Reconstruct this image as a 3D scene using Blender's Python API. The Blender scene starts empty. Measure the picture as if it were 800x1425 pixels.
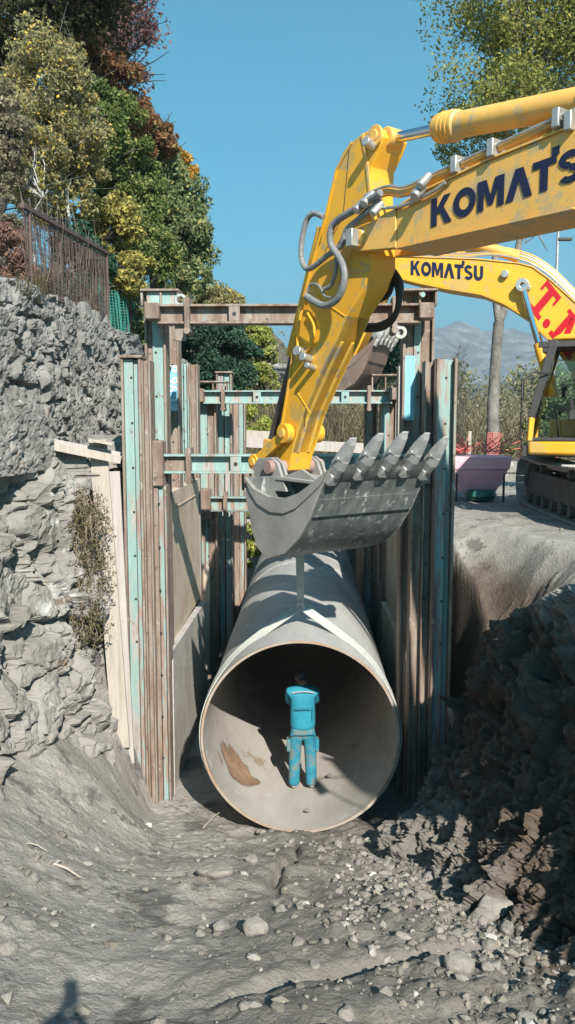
import bpy, bmesh, math, random
import numpy as np
from mathutils import Vector, Matrix
random.seed(7); RNG = np.random.default_rng(11)
R = math.radians
scene = bpy.context.scene
C = scene.collection

# ------------------------------------------------------------------ camera
YAW, PITCH, FPX = R(1.445), R(6.27), 1110.0
CAM = Vector((0, 0, 1.65))
Fw = Vector((-math.sin(YAW)*math.cos(PITCH), math.cos(YAW)*math.cos(PITCH), -math.sin(PITCH)))
Rt = Vector((math.cos(YAW), math.sin(YAW), 0)); Up = Rt.cross(Fw)
def ray(px, py): return Fw + Rt*((px-400)/FPX) + Up*((712.5-py)/FPX)
def P(px, py, Y):
    r = ray(px, py); return CAM + r*((Y-CAM.y)/r.y)
def onplane(px, py, O, n):
    r = ray(px, py); return CAM + r*((O-CAM).dot(n)/r.dot(n))
cd = bpy.data.cameras.new('camera'); cam = bpy.data.objects.new('camera', cd); C.objects.link(cam)
cam.matrix_world = Matrix(((Rt.x, Up.x, -Fw.x, CAM.x), (Rt.y, Up.y, -Fw.y, CAM.y), (Rt.z, Up.z, -Fw.z, CAM.z), (0, 0, 0, 1)))
cd.sensor_fit = 'VERTICAL'; cd.sensor_height = 36; cd.lens = 36*FPX/1425; cd.clip_start = .02; cd.clip_end = 9000
scene.camera = cam

# ------------------------------------------------------------------ light
L = ray(100, 1377).normalized(); S = -L
w = bpy.data.worlds.new("World"); scene.world = w; w.use_nodes = True
nt = w.node_tree; bg = nt.nodes['Background']
sky = nt.nodes.new('ShaderNodeTexSky'); sky.sky_type = 'NISHITA'; sky.sun_disc = False
sky.sun_elevation = math.asin(S.z); sky.sun_rotation = math.atan2(S.x, S.y)
sky.air_density = 1.0; sky.dust_density = .05; sky.ozone_density = 3.0; sky.altitude = 400
hs = nt.nodes.new('ShaderNodeHueSaturation'); hs.inputs['Hue'].default_value = .460; hs.inputs['Saturation'].default_value = 2.05; hs.inputs['Value'].default_value = 1.1
nt.links.new(sky.outputs[0], hs.inputs['Color']); nt.links.new(hs.outputs[0], bg.inputs[0]); bg.inputs[1].default_value = .074
sd = bpy.data.lights.new('sun', 'SUN'); sd.energy = 5.0; sd.angle = R(.5); sd.color = (1, .935, .83)
so = bpy.data.objects.new('sun', sd); so.rotation_euler = L.to_track_quat('-Z', 'Y').to_euler(); so.location = (0, -20, 40); C.objects.link(so)
scene.view_settings.view_transform = 'Standard'; scene.view_settings.look = 'None'; scene.view_settings.gamma = 1; scene.view_settings.exposure = .98
scene.view_settings.use_curve_mapping = False
scene.cycles.max_bounces = 5; scene.cycles.transparent_max_bounces = 12; scene.cycles.volume_bounces = 0

# ------------------------------------------------------------------ numpy noise
def _h(i, seed):
    n = (i[..., 0]*73856093) ^ (i[..., 1]*19349663) ^ (i[..., 2]*83492791) ^ (seed*2654435761 & 0xffffffff)
    n = n & 0xffffffff
    n = ((n ^ (n >> 15))*2246822519) & 0xffffffff; n = ((n ^ (n >> 13))*3266489917) & 0xffffffff
    return ((n ^ (n >> 16)) & 0xffffff)/float(0xffffff)
def vnoise(p, seed=0):
    i = np.floor(p).astype(np.int64); f = p-i; f = f*f*(3-2*f); r = 0
    for dx in (0, 1):
        for dy in (0, 1):
            for dz in (0, 1):
                wt = (f[..., 0] if dx else 1-f[..., 0])*(f[..., 1] if dy else 1-f[..., 1])*(f[..., 2] if dz else 1-f[..., 2])
                r = r + wt*_h(i+np.array([dx, dy, dz]), seed)
    return r*2-1
def fbm(p, octv=4, seed=0, gain=.5):
    a, r, s = 1., 0, 1.
    for k in range(octv): r = r + a*vnoise(p*s, seed+k*17); a *= gain; s *= 2.03
    return r
def worley(p, seed=0):
    i = np.floor(p).astype(np.int64); d1 = np.full(p.shape[:-1], 9.); d2 = d1.copy(); cid = np.zeros(p.shape[:-1])
    for dx in (-1, 0, 1):
        for dy in (-1, 0, 1):
            for dz in (-1, 0, 1):
                c = i+np.array([dx, dy, dz])
                q = c+np.stack([_h(c, seed), _h(c, seed+1), _h(c, seed+2)], -1)
                d = np.sqrt(((q-p)**2).sum(-1)); idv = _h(c, seed+3)
                n1 = d < d1; d2 = np.where(n1, d1, np.minimum(d2, d)); cid = np.where(n1, idv, cid); d1 = np.where(n1, d, d1)
    return d1, d2, cid
def blocks(p, seed, tilt):
    i = np.floor(p).astype(np.int64); d1 = np.full(p.shape[:-1], 9.); d2 = d1.copy(); out = np.zeros(p.shape[:-1])
    for dx in (-1, 0, 1):
        for dy in (-1, 0, 1):
            for dz in (-1, 0, 1):
                c = i+np.array([dx, dy, dz]); q = c+np.stack([_h(c, seed), _h(c, seed+1), _h(c, seed+2)], -1); e = p-q; d = np.sqrt((e**2).sum(-1))
                v = (_h(c, seed+3)-.5)+tilt*((_h(c, seed+4)-.5)*e[..., 1]+(_h(c, seed+5)-.5)*e[..., 2]*1.3+(_h(c, seed+6)-.5)*e[..., 0])
                n1 = d < d1; d2 = np.where(n1, d1, np.minimum(d2, d)); out = np.where(n1, v, out); d1 = np.where(n1, d, d1)
    return out, d2-d1
def ss(x): x = np.clip(x, 0, 1); return x*x*(3-2*x)

# ------------------------------------------------------------------ materials
def mat(name, cols, scale=3., stretch=(1, 1, 1), rough=.7, metal=0., bump=.2, bscale=30., detail=6, speck=None, spec=.5, wear=None, bdist=.02):
    """cols: list of (pos, rgb) for a ramp on a fractal noise in object space; speck = (rgb, scale, threshold)"""
    m = bpy.data.materials.new(name); m.use_nodes = True; t = m.node_tree; N = t.nodes; K = t.links
    b = N['Principled BSDF']; b.inputs['Roughness'].default_value = rough; b.inputs['Metallic'].default_value = metal; b.inputs['Specular IOR Level'].default_value = spec
    tc = N.new('ShaderNodeTexCoord'); mp = N.new('ShaderNodeMapping'); mp.inputs['Scale'].default_value = stretch; K.new(tc.outputs['Object'], mp.inputs[0])
    n = N.new('ShaderNodeTexNoise'); n.inputs['Scale'].default_value = scale; n.inputs['Detail'].default_value = detail; n.inputs['Roughness'].default_value = .62; K.new(mp.outputs[0], n.inputs['Vector'])
    r = N.new('ShaderNodeValToRGB'); K.new(n.outputs[0], r.inputs[0]); e = r.color_ramp.elements
    while len(e) < len(cols): e.new(.5)
    for k, (p, c) in enumerate(cols): e[k].position = p; e[k].color = (*c, 1)
    out = r.outputs[0]
    for sp in ([speck] if speck and not isinstance(speck, list) else (speck or [])):
        n2 = N.new('ShaderNodeTexNoise'); n2.inputs['Scale'].default_value = sp[1]; n2.inputs['Detail'].default_value = 8; n2.inputs['Roughness'].default_value = .7
        K.new((mp if len(sp) > 3 else tc).outputs[0 if len(sp) > 3 else 'Object'], n2.inputs['Vector'])
        r2 = N.new('ShaderNodeValToRGB'); K.new(n2.outputs[0], r2.inputs[0]); r2.color_ramp.elements[0].position = sp[2]; r2.color_ramp.elements[1].position = min(1, sp[2]+.05)
        mx = N.new('ShaderNodeMix'); mx.data_type = 'RGBA'; K.new(r2.outputs[0], mx.inputs[0]); K.new(out, mx.inputs[6]); mx.inputs[7].default_value = (*sp[0], 1); out = mx.outputs[2]
    K.new(out, b.inputs['Base Color'])
    if bump:
        n3 = N.new('ShaderNodeTexNoise'); n3.inputs['Scale'].default_value = bscale; n3.inputs['Detail'].default_value = 8; n3.inputs['Roughness'].default_value = .65; K.new(tc.outputs['Object'], n3.inputs['Vector'])
        bp = N.new('ShaderNodeBump'); bp.inputs['Strength'].default_value = bump; bp.inputs['Distance'].default_value = bdist; K.new(n3.outputs[0], bp.inputs['Height']); K.new(bp.outputs[0], b.inputs['Normal'])
    return m
def leafmat(name, cols, transl=.35):
    m = bpy.data.materials.new(name); m.use_nodes = True; t = m.node_tree; N = t.nodes; K = t.links; N.remove(N['Principled BSDF'])
    g = N.new('ShaderNodeNewGeometry'); r = N.new('ShaderNodeValToRGB'); K.new(g.outputs['Random Per Island'], r.inputs[0]); e = r.color_ramp.elements
    while len(e) < len(cols): e.new(.5)
    for k, (p, c) in enumerate(cols): e[k].position = p; e[k].color = (*c, 1)
    d = N.new('ShaderNodeBsdfDiffuse'); tr = N.new('ShaderNodeBsdfTranslucent'); mx = N.new('ShaderNodeMixShader'); mx.inputs[0].default_value = transl
    K.new(r.outputs[0], d.inputs[0]); K.new(r.outputs[0], tr.inputs[0]); K.new(d.outputs[0], mx.inputs[1]); K.new(tr.outputs[0], mx.inputs[2]); K.new(mx.outputs[0], N['Material Output'].inputs[0])
    return m
TEAL = (.21, .33, .315); BRN = (.20, .148, .115); DBR = (.09, .068, .058); GRY = (.30, .28, .25)
M = {}
M['yellow'] = mat('yellow_paint', [(.3, (.70, .345, .024)), (.7, (.76, .40, .030))], 2, rough=.42, bump=.03, bscale=60, speck=[((.52, .33, .09), 2.2, .56), ((.42, .30, .14), 6, .60), ((.20, .15, .10), 32, .67), ((.16, .12, .09), 3.5, .66, 1)])
M['yellow_worn'] = mat('worn_yellow_paint', [(.42, (.33, .27, .19)), (.50, (.62, .38, .07)), (.58, (.68, .42, .06))], 3.5, (1, 1, .45), rough=.55, bump=.12, bscale=50, speck=[((.24, .21, .18), 9, .60), ((.55, .46, .32), 30, .66)])
M['yellow_dusty'] = mat('dusty_yellow_paint', [(.3, (.70, .375, .075)), (.7, (.76, .43, .11))], 3, rough=.5, bump=.03, speck=[((.50, .36, .17), 2.5, .55), ((.40, .31, .19), 9, .6), ((.22, .17, .12), 30, .68)])
M['teal'] = mat('teal_painted_steel', [(.33, BRN), (.43, (.36, .33, .30)), (.50, TEAL), (.66, (.29, .42, .41)), (.78, GRY)], 2.1, (3.2, 3.2, .42), rough=.6, bump=.2, bscale=25, speck=[(GRY, 3.2, .57, 1), (BRN, 5, .61), (DBR, 13, .67)])
M['brown'] = mat('rusty_brown_steel', [(.3, (.12, .08, .06)), (.45, (.20, .142, .11)), (.58, (.27, .222, .185)), (.70, (.20, .25, .235))], 2.4, (3.4, 3.4, .5), rough=.72, bump=.25, bscale=28, speck=[((.32, .29, .26), 5, .60), (DBR, 9, .60), ((.30, .15, .08), 3, .64, 1)])
M['mixed'] = mat('half_painted_rusty_steel', [(.36, BRN), (.47, (.28, .21, .175)), (.53, (.23, .34, .33)), (.62, TEAL), (.72, (.25, .19, .155))], 2.6, (3.0, 3.0, .35), rough=.65, bump=.22, bscale=26, speck=[(GRY, 5, .62), (DBR, 12, .67)])
M['panel'] = mat('trench_panel_steel', [(.35, (.42, .33, .25)), (.55, (.54, .45, .35)), (.75, (.46, .46, .40))], 1.3, (1, 1, 1.4), rough=.75, bump=.15, bscale=16, speck=[((.22, .16, .13), 7, .64)])
M['panel_grey'] = mat('chalky_grey_panel_steel', [(.35, (.34, .32, .29)), (.55, (.43, .41, .375)), (.75, (.38, .39, .37))], 1.6, (1, 1, 1.2), rough=.8, bump=.45, bscale=9, bdist=.05, speck=[((.22, .17, .14), 4, .62), ((.5, .49, .46), 9, .64)])
M['blue_patch'] = mat('sky_blue_paint_patch', [(.35, (.18, .46, .60)), (.7, (.24, .52, .66))], 4, rough=.6, bump=.1, speck=[((.36, .36, .34), 9, .63)])
M['pipe'] = mat('dusty_steel_pipe_outside', [(.3, (.28, .285, .285)), (.6, (.40, .40, .39)), (.8, (.34, .34, .33))], 1.2, (1, .35, 1), rough=.72, bump=.12, bscale=12, speck=[((.50, .49, .47), 2.5, .58), ((.22, .215, .21), 7, .63)])
M['pipe_in'] = mat('dusty_steel_pipe_inside', [(.3, (.27, .25, .225)), (.55, (.37, .35, .32)), (.8, (.31, .285, .255))], 1.0, (1, .5, 1), rough=.8, bump=.12, bscale=14, speck=[((.25, .185, .13), 1.5, .60), ((.42, .40, .37), 3, .60), ((.17, .13, .10), 16, .69)])
M['rim'] = mat('rusty_pipe_rim', [(.35, (.34, .20, .11)), (.5, (.33, .28, .23)), (.7, (.36, .34, .31))], 2, rough=.7, bump=.2)
M['bucket'] = mat('scratched_grey_bucket_steel', [(.3, (.095, .108, .105)), (.5, (.155, .168, .163)), (.75, (.26, .26, .25))], 3.0, (2.5, 2.5, .6), rough=.5, metal=.2, bump=.25, bscale=22, speck=[((.46, .47, .45), 4, .57, 1), ((.08, .08, .08), 16, .66), ((.50, .50, .48), 40, .70)])
M['bucket_dust'] = mat('dusty_bucket_steel', [(.3, (.20, .195, .183)), (.55, (.28, .27, .255)), (.75, (.34, .33, .31))], 2.2, rough=.75, bump=.2, bscale=22, speck=[((.2, .19, .18), 9, .66)])
M['tooth'] = mat('worn_tooth_steel', [(.3, (.32, .32, .31)), (.7, (.46, .46, .45))], 6, rough=.5, metal=.3, bump=.25, bscale=35)
M['bucket2'] = mat('rusty_dark_bucket_steel', [(.3, (.10, .075, .06)), (.7, (.20, .14, .11))], 3, rough=.7, bump=.2, speck=[((.28, .24, .21), 8, .64)])
M['chrome'] = mat('chrome_rod', [(.3, (.55, .58, .62)), (.7, (.62, .65, .68))], 3, rough=.13, metal=1, bump=0)
M['darkrod'] = mat('dark_oiled_rod', [(.3, (.10, .09, .10)), (.7, (.16, .14, .15))], 3, rough=.3, metal=.7, bump=0)
M['black'] = mat('black_rubber', [(.3, (.018, .018, .02)), (.7, (.03, .03, .032))], 8, rough=.55, bump=.05)
M['hose'] = mat('grey_spiral_hose', [(.3, (.14, .145, .15)), (.7, (.24, .245, .25))], 20, rough=.5, bump=.3, bscale=80)
M['dark'] = mat('dark_grey_metal', [(.3, (.035, .035, .038)), (.7, (.06, .058, .056))], 6, rough=.6, bump=.1)
M['steel'] = mat('dull_zinc_fitting', [(.3, (.38, .38, .37)), (.7, (.5, .5, .48))], 9, rough=.4, metal=.6, bump=.15)
M['track'] = mat('muddy_track_steel', [(.3, (.07, .062, .055)), (.6, (.11, .10, .09)), (.75, (.20, .18, .16))], 4, rough=.8, bump=.3)
M['shoe'] = mat('polished_dusty_track_shoe', [(.3, (.30, .29, .27)), (.7, (.42, .41, .39))], 6, rough=.55, metal=.3, bump=.2)
M['navy'] = mat('navy_lettering', [(.3, (.006, .009, .038)), (.7, (.009, .013, .05))], 5, rough=.4, bump=0)
M['red'] = mat('red_lettering', [(.3, (.42, .004, .014)), (.7, (.48, .006, .018))], 5, rough=.35, bump=0)
M['sling'] = mat('dusty_grey_webbing', [(.3, (.36, .38, .35)), (.7, (.48, .49, .45))], 12, rough=.9, bump=.3, bscale=90)
M['wood'] = mat('pale_formwork_board', [(.3, (.30, .27, .225)), (.55, (.42, .385, .335)), (.8, (.34, .305, .26))], 2.5, (6, 6, .5), rough=.8, bump=.15, speck=[((.44, .39, .33), 9, .64)])
M['wood_grey'] = mat('weathered_grey_board', [(.3, (.34, .31, .29)), (.7, (.46, .43, .40))], 3, (6, 6, .4), rough=.85, bump=.2)
M['pink'] = mat('faded_pink_tub', [(.35, (.84, .42, .52)), (.7, (.86, .55, .62))], 2.5, rough=.6, bump=.1, speck=[((.62, .58, .57), 3.5, .60)])
M['rebar'] = mat('red_rebar', [(.3, (.55, .10, .09)), (.7, (.66, .18, .14))], 5, rough=.7, bump=.1)
M['greenplastic'] = mat('dark_green_tank', [(.3, (.02, .10, .08)), (.7, (.03, .16, .13))], 5, rough=.4, bump=0)
M['bark'] = mat('grey_bark', [(.3, (.18, .165, .15)), (.7, (.34, .32, .30))], 5, (1, 1, .3), rough=.9, bump=.5, bscale=18)
M['darkbark'] = mat('dark_bark', [(.3, (.05, .042, .038)), (.7, (.11, .095, .085))], 5, (1, 1, .3), rough=.9, bump=.4)
M['palebark'] = mat('pale_birch_bark', [(.3, (.36, .35, .33)), (.7, (.55, .54, .51))], 5, (1, 1, .4), rough=.85, bump=.2)
M['shirt'] = mat('cyan_work_shirt', [(.3, (.010, .16, .24)), (.6, (.014, .225, .32)), (.8, (.05, .23, .29))], 5, rough=.8, bump=.3, bscale=18, bdist=.03)
M['trousers'] = mat('dusty_cyan_trousers', [(.35, (.012, .13, .20)), (.50, (.018, .20, .28)), (.58, (.11, .17, .18)), (.72, (.20, .19, .17))], 5.5, rough=.85, bump=.35, bscale=18, bdist=.03)
M['skin'] = mat('skin', [(.3, (.42, .24, .17)), (.7, (.48, .29, .21))], 5, rough=.6, bump=0)
M['helmet'] = mat('dark_helmet', [(.3, (.03, .03, .04)), (.7, (.05, .05, .06))], 5, rough=.4, bump=0)
M['bootm'] = mat('dusty_grey_boot', [(.3, (.30, .29, .27)), (.7, (.42, .40, .37))], 9, rough=.85, bump=.2)
M['reflect'] = mat('silver_tape', [(.3, (.30, .34, .36)), (.7, (.38, .42, .44))], 9, rough=.4, bump=0)
M['ygreen'] = mat('fence_brown_steel', [(.3, (.07, .045, .042)), (.7, (.13, .085, .078))], 5, rough=.8, bump=.2)
M['cloth_dark'] = mat('dark_jacket', [(.3, (.03, .035, .05)), (.7, (.05, .055, .07))], 5, rough=.9, bump=.2)

def glassmat(name, tint, a):
    m = bpy.data.materials.new(name); m.use_nodes = True; t = m.node_tree; N = t.nodes; N.remove(N['Principled BSDF'])
    tr = N.new('ShaderNodeBsdfTransparent'); tr.inputs[0].default_value = (*tint, 1); g = N.new('ShaderNodeBsdfGlossy'); g.inputs[1].default_value = .03
    fr = N.new('ShaderNodeFresnel'); fr.inputs[0].default_value = 1.5; mx = N.new('ShaderNodeMixShader')
    t.links.new(fr.outputs[0], mx.inputs[0]); t.links.new(tr.outputs[0], mx.inputs[1]); t.links.new(g.outputs[0], mx.inputs[2]); t.links.new(mx.outputs[0], N['Material Output'].inputs[0]); return m
M['glass'] = glassmat('cab_glass', (.80, .93, .93), .2)

# ------------------------------------------------------------------ mesh collector
class MB:
    def __init__(s): s.v = []; s.f = []
    def add(s, vs, fs):
        o = len(s.v); s.v += [tuple(v) for v in vs]; s.f += [tuple(i+o for i in f) for f in fs]; return s
    def hexa(s, a, b):      # two quads / n-gons joined
        n = len(a); fs = [tuple(range(n))[::-1], tuple(range(n, 2*n))] + [(i, (i+1) % n, n+(i+1) % n, n+i) for i in range(n)]
        return s.add(list(a)+list(b), fs)
    def box(s, x0, x1, y0, y1, z0, z1):
        return s.hexa([(x0, y0, z0), (x1, y0, z0), (x1, y1, z0), (x0, y1, z0)], [(x0, y0, z1), (x1, y0, z1), (x1, y1, z1), (x0, y1, z1)])
    def obox(s, c, ax, ay, az):   # centre + half-axis vectors
        c, ax, ay, az = map(Vector, (c, ax, ay, az))
        return s.hexa([c-ax-ay-az, c+ax-ay-az, c+ax+ay-az, c-ax+ay-az], [c-ax-ay+az, c+ax-ay+az, c+ax+ay+az, c-ax+ay+az])
    def bar(s, a, b, wd, th, up=(0, 0, 1)):
        a, b = Vector(a), Vector(b); d = (b-a).normalized(); sx = d.cross(Vector(up))
        if sx.length < 1e-4: sx = d.cross(Vector((0, 1, 0)))
        sx.normalize(); sz = sx.cross(d).normalized(); return s.obox((a+b)/2, (b-a)/2, sx*wd/2, sz*th/2)
    def tube(s, pts, r, n=10, caps=True):
        pts = [Vector(p) for p in pts]; rs = r if isinstance(r, (list, tuple)) else [r]*len(pts); vs = []; fs = []
        up = None
        for i, p in enumerate(pts):
            d = (pts[min(i+1, len(pts)-1)]-pts[max(i-1, 0)]).normalized()
            if up is None: up = d.orthogonal().normalized()
            up = (up-d*up.dot(d)); up = up.normalized() if up.length > 1e-6 else d.orthogonal().normalized()
            q = d.cross(up)
            for k in range(n): a = 2*math.pi*k/n; vs.append(p+(up*math.cos(a)+q*math.sin(a))*rs[i])
        for i in range(len(pts)-1):
            for k in range(n): fs.append((i*n+k, i*n+(k+1) % n, (i+1)*n+(k+1) % n, (i+1)*n+k))
        if caps: fs += [tuple(range(n))[::-1], tuple((len(pts)-1)*n+k for k in range(n))]
        return s.add(vs, fs)
    def cyl(s, a, b, r, n=20): return s.tube([a, b], r, n)
    def ring(s, c, ax, r0, r1, h, n=20):
        c, ax = Vector(c), Vector(ax).normalized(); u = ax.orthogonal().normalized(); q = ax.cross(u); vs = []; fs = []
        for rr, hh in ((r0, -h/2), (r1, -h/2), (r1, h/2), (r0, h/2)):
            for k in range(n): a = 2*math.pi*k/n; vs.append(c+(u*math.cos(a)+q*math.sin(a))*rr+ax*hh)
        for j in range(4):
            for k in range(n): fs.append((j*n+k, j*n+(k+1) % n, ((j+1) % 4)*n+(k+1) % n, ((j+1) % 4)*n+k))
        return s.add(vs, fs)
    def prism(s, poly, fr, l0, l1):   # poly of (t,z) in frame fr, extruded between lateral offsets
        return s.hexa([fr(t, l0, z) for t, z in poly], [fr(t, l1, z) for t, z in poly])
    def strip(s, pts, fr, l0, l1, th):   # bent plate following (t,z) pts, thickness th towards the left of the path
        a = []; n = len(pts)
        for i in range(n):
            p0, p1 = pts[max(i-1, 0)], pts[min(i+1, n-1)]; dx, dz = p1[0]-p0[0], p1[1]-p0[1]; q = math.hypot(dx, dz); a.append((pts[i][0]-dz/q*th, pts[i][1]+dx/q*th))
        for i in range(n-1): 
            poly = [pts[i], pts[i+1], a[i+1], a[i]]
            vs = [fr(t, l0, z) for t, z in poly]+[fr(t, l1, z) for t, z in poly]
            fs = [(3, 2, 1, 0), (4, 5, 6, 7), (0, 1, 5, 4), (2, 3, 7, 6)]
            if i == 0: fs.append((3, 0, 4, 7))
            if i == n-2: fs.append((1, 2, 6, 5))
            s.add(vs, fs)
        return s
    def build(s, name, m, parent=None, smooth=38, bevel=0, loc=None, weld=False):
        org = Vector(parent['_o']) if parent is not None and '_o' in parent else Vector(loc or (0, 0, 0))
        me = bpy.data.meshes.new(name); me.from_pydata([tuple(Vector(v)-org) for v in s.v], [], s.f)
        b = bmesh.new(); b.from_mesh(me)
        if weld: bmesh.ops.remove_doubles(b, verts=b.verts, dist=1e-4)
        bmesh.ops.recalc_face_normals(b, faces=b.faces); b.to_mesh(me); b.free()
        o = bpy.data.objects.new(name, me); C.objects.link(o)
        if parent is not None: o.parent = parent; o['_o'] = tuple(org)
        else: o.location = org; o['_o'] = tuple(org)
        me.materials.append(M[m] if isinstance(m, str) else m)
        if smooth:
            me.shade_smooth(); me.set_sharp_from_angle(angle=R(smooth))
        if bevel:
            md = o.modifiers.new('bevel', 'BEVEL'); md.width = bevel; md.segments = 2; md.limit_method = 'ANGLE'; md.angle_limit = R(35)
        return o
def tag(o, label, cat=None, group=None):
    o['label'] = label
    if cat: o['category'] = cat
    if group: o['group'] = group
    return o
def thing(name, label, cat, loc, group=None):
    o = bpy.data.objects.new(name, None); C.objects.link(o); o.location = loc; o['_o'] = tuple(loc); o.empty_display_size = .2
    return tag(o, label, cat, group)
def kind(o, k): o['kind'] = k; return o
def npmesh(name, V, F, m, parent=None, loc=(0, 0, 0), smooth=False):
    V = np.asarray(V, np.float32)-np.array(parent['_o'] if parent is not None else loc, np.float32)
    F = np.asarray(F, np.int32); k = F.shape[1]; me = bpy.data.meshes.new(name)
    me.vertices.add(len(V)); me.vertices.foreach_set('co', V.ravel()); me.loops.add(F.size); me.loops.foreach_set('vertex_index', F.ravel())
    me.polygons.add(len(F)); me.polygons.foreach_set('loop_start', np.arange(0, F.size, k, dtype=np.int32))
    me.polygons.foreach_set('use_smooth', np.full(len(F), smooth)); me.update(calc_edges=True); me.validate()
    o = bpy.data.objects.new(name, me); C.objects.link(o); me.materials.append(M[m] if isinstance(m, str) else m)
    if parent is not None: o.parent = parent; o['_o'] = parent['_o']
    else: o.location = loc; o['_o'] = tuple(loc)
    return o
def bez(pts, n=8):
    pts = [Vector(p) for p in pts]; out = []
    for i in range(len(pts)-1):
        p0, p1, p2, p3 = pts[max(i-1, 0)], pts[i], pts[i+1], pts[min(i+2, len(pts)-1)]
        for k in range(n):
            t = k/n; out.append(.5*((2*p1)+(p2-p0)*t+(2*p0-5*p1+4*p2-p3)*t*t+(3*p1-p0-3*p2+p3)*t**3))
    return out+[pts[-1]]

# ------------------------------------------------------------------ ground
def height(x, y, rough=True):
    x = np.asarray(x, float); y = np.asarray(y, float)
    zc = np.interp(y, [-5, 1.0, 1.6, 3, 4.7, 7, 9.6, 10, 10.7, 26, 27.5], [0, 0, -.8, -1.5, -1.95, -2.75, -3.56, -3.70, -3.85, -3.85, 0])
    dep = -zc/3.75
    a = np.interp(y, [3, 5, 8, 10, 10.8], [-.8, -1.0, -1.35, -1.85, -2.22]); wd = np.interp(y, [3, 8, 9.6, 10.8], [2.6, 2.5, 1.7, .6])
    H = np.interp(y, [1, 3, 5, 7, 10, 10.8, 16, 20], [.0, .3, .5, .95, 1.45, 1.25, 3.2, 3.75])
    H = np.minimum(H, -zc); xo = np.interp(y, [3, 7, 9, 10.3], [.55, .45, .28, 0]) 
    wob = .18*vnoise(np.stack([x*0+3.1, y*1.3, y*0], -1), 5)
    z = zc + H*ss((a+wob-x)/wd)
    toe = np.interp(y, [1, 3, 4.5, 6, 7.5, 9.5, 10.4, 10.9], [4.2, 3.4, 2.65, 2.1, 1.75, 1.45, 1.6, 1.98])+wob*.6
    toe = toe+.6*np.interp(y, [10.1, 10.8], [1, 0])
    crest = .42*np.interp(y, [10.1, 10.8], [1, 0])+np.interp(y, [1, 3, 6, 8.1, 9.5, 10.6, 13, 15], [4.8, 3.9, 3.1, 2.85, 2.72, 2.5, 2.2, 2.1])+wob
    ch = np.interp(y, [6.5, 8.3, 9.5, 10.2, 10.8, 11.6, 12.6, 14, 20], [-.05, -.08, -.5, -1.0, -1.35, -.75, -.18, -.05, 0])
    s = (x-toe)/np.maximum(crest-toe, .08)
    up = ch*(1-ss((x-crest)/.9))
    bank = zc+(up-zc)*np.clip(s, 0, 1)**.8
    z = np.where(x > toe, bank, z)
    back = 3.3 + np.clip(-x-3.9, 0, 60)*.42*np.interp(y, [-20, 0, 70, 140], [.4, .8, .8, .0])
    back = back*np.interp(y, [45, 120], [1, 0])
    z = np.where(x < -3.62-xo, np.maximum(z, z+(back-z)*ss((-3.62-xo-x)/.22)), z)
    if rough:
        p = np.stack([x, y, z*.6], -1)
        near = np.interp(np.hypot(x, y-7), [0, 9, 30], [1, .8, .25])
        inside = ((x > -3.6) & (x < 3.6) & (y > 1) & (y < 27)).astype(float)
        rg = ss((x-.3)/1.2)*ss((9.8-y)/2) + .25*ss((-x-1.0)/1.0)
        bankz = np.clip(s*4, 0, 1)*np.clip((1.15-s)*4, 0, 1)*(x > toe)
        lf = 1-.65*ss((-x-1.0)/.6)-.55*ss((x-crest)/.3)
        nz = (.09*fbm(p*1.1, 3, 3)+.04*fbm(p*4.2, 3, 9))*lf
        z = z + nz*(.25+.75*inside)*near
        d1, d2, cid = worley(p*np.array([3.2, 3.2, 3.2])+fbm(p*3, 2, 4)[..., None]*.4, 21)
        z = z + (cid*.16-.05)*ss((d2-d1)*3)*(np.clip(rg, 0, 1)*.6)*inside*near
        d1, d2, cid = worley(p*8.5, 31)
        z = z + (.035*cid*ss((d2-d1)*3)+.022*fbm(p*12, 3, 6, .65))*inside*(.3+np.clip(rg, 0, 1))
        # tyre / bucket scraped furrows across the ramp
        fr = np.sin((y*6.5-x*1.6)+1.5*vnoise(p*.9, 44))
        z = z - .012*np.clip(fr-.55, 0, 1)*inside*ss((1.8-np.abs(x-.3))/.8)*ss((9.3-y)/1.)
        f2 = np.abs((y-(4.9+.42*(x+.2)))+.12*vnoise(p*1.5, 45)); z = z-.12*np.clip(1-f2/.16, 0, 1)*ss((x+.9)/.6)*ss((1.9-x)/.6)
        f3 = np.abs(x-(-.22+.10*np.sin(y*2.3))+.06*vnoise(p*5, 46)); z = z-.14*np.clip(1-f3/.07, 0, 1)*ss((y-6.6)/.5)*ss((9.7-y)/.4)*(.4+.6*(vnoise(p*4, 47) > -.1))
    return z
def axis(segs):
    out = [segs[0][0]]
    for a, b, st in segs:
        n = max(1, int(round((b-a)/st))); out += list(np.linspace(a, b, n+1)[1:])
    return np.array(out)
gx = axis([(-4500, -600, 650), (-600, -80, 65), (-80, -16, 4), (-16, -4.6, .5), (-4.6, -3.2, .07), (-3.2, 3.4, .03), (3.4, 6, .1), (6, 14, .5), (14, 80, 5), (80, 600, 65), (600, 4500, 650)])
gy = axis([(-400, -20, 60), (-20, 0, 2), (0, 3.4, .12), (3.4, 11.2, .03), (11.2, 16, .09), (16, 30, .3), (30, 90, 4), (90, 600, 50), (600, 6000, 600)])
X, Y = np.meshgrid(gx, gy); Z = height(X, Y)
def hq(x, y):
    i = min(max(int(np.searchsorted(gx, x))-1, 0), len(gx)-2); j = min(max(int(np.searchsorted(gy, y))-1, 0), len(gy)-2)
    fx_ = (x-gx[i])/(gx[i+1]-gx[i]); fy_ = (y-gy[j])/(gy[j+1]-gy[j])
    return float((Z[j, i]*(1-fx_)+Z[j, i+1]*fx_)*(1-fy_)+(Z[j+1, i]*(1-fx_)+Z[j+1, i+1]*fx_)*fy_)
def hqv(x, y):
    i = np.clip(np.searchsorted(gx, x)-1, 0, len(gx)-2); j = np.clip(np.searchsorted(gy, y)-1, 0, len(gy)-2); return Z[j, i]
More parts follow.
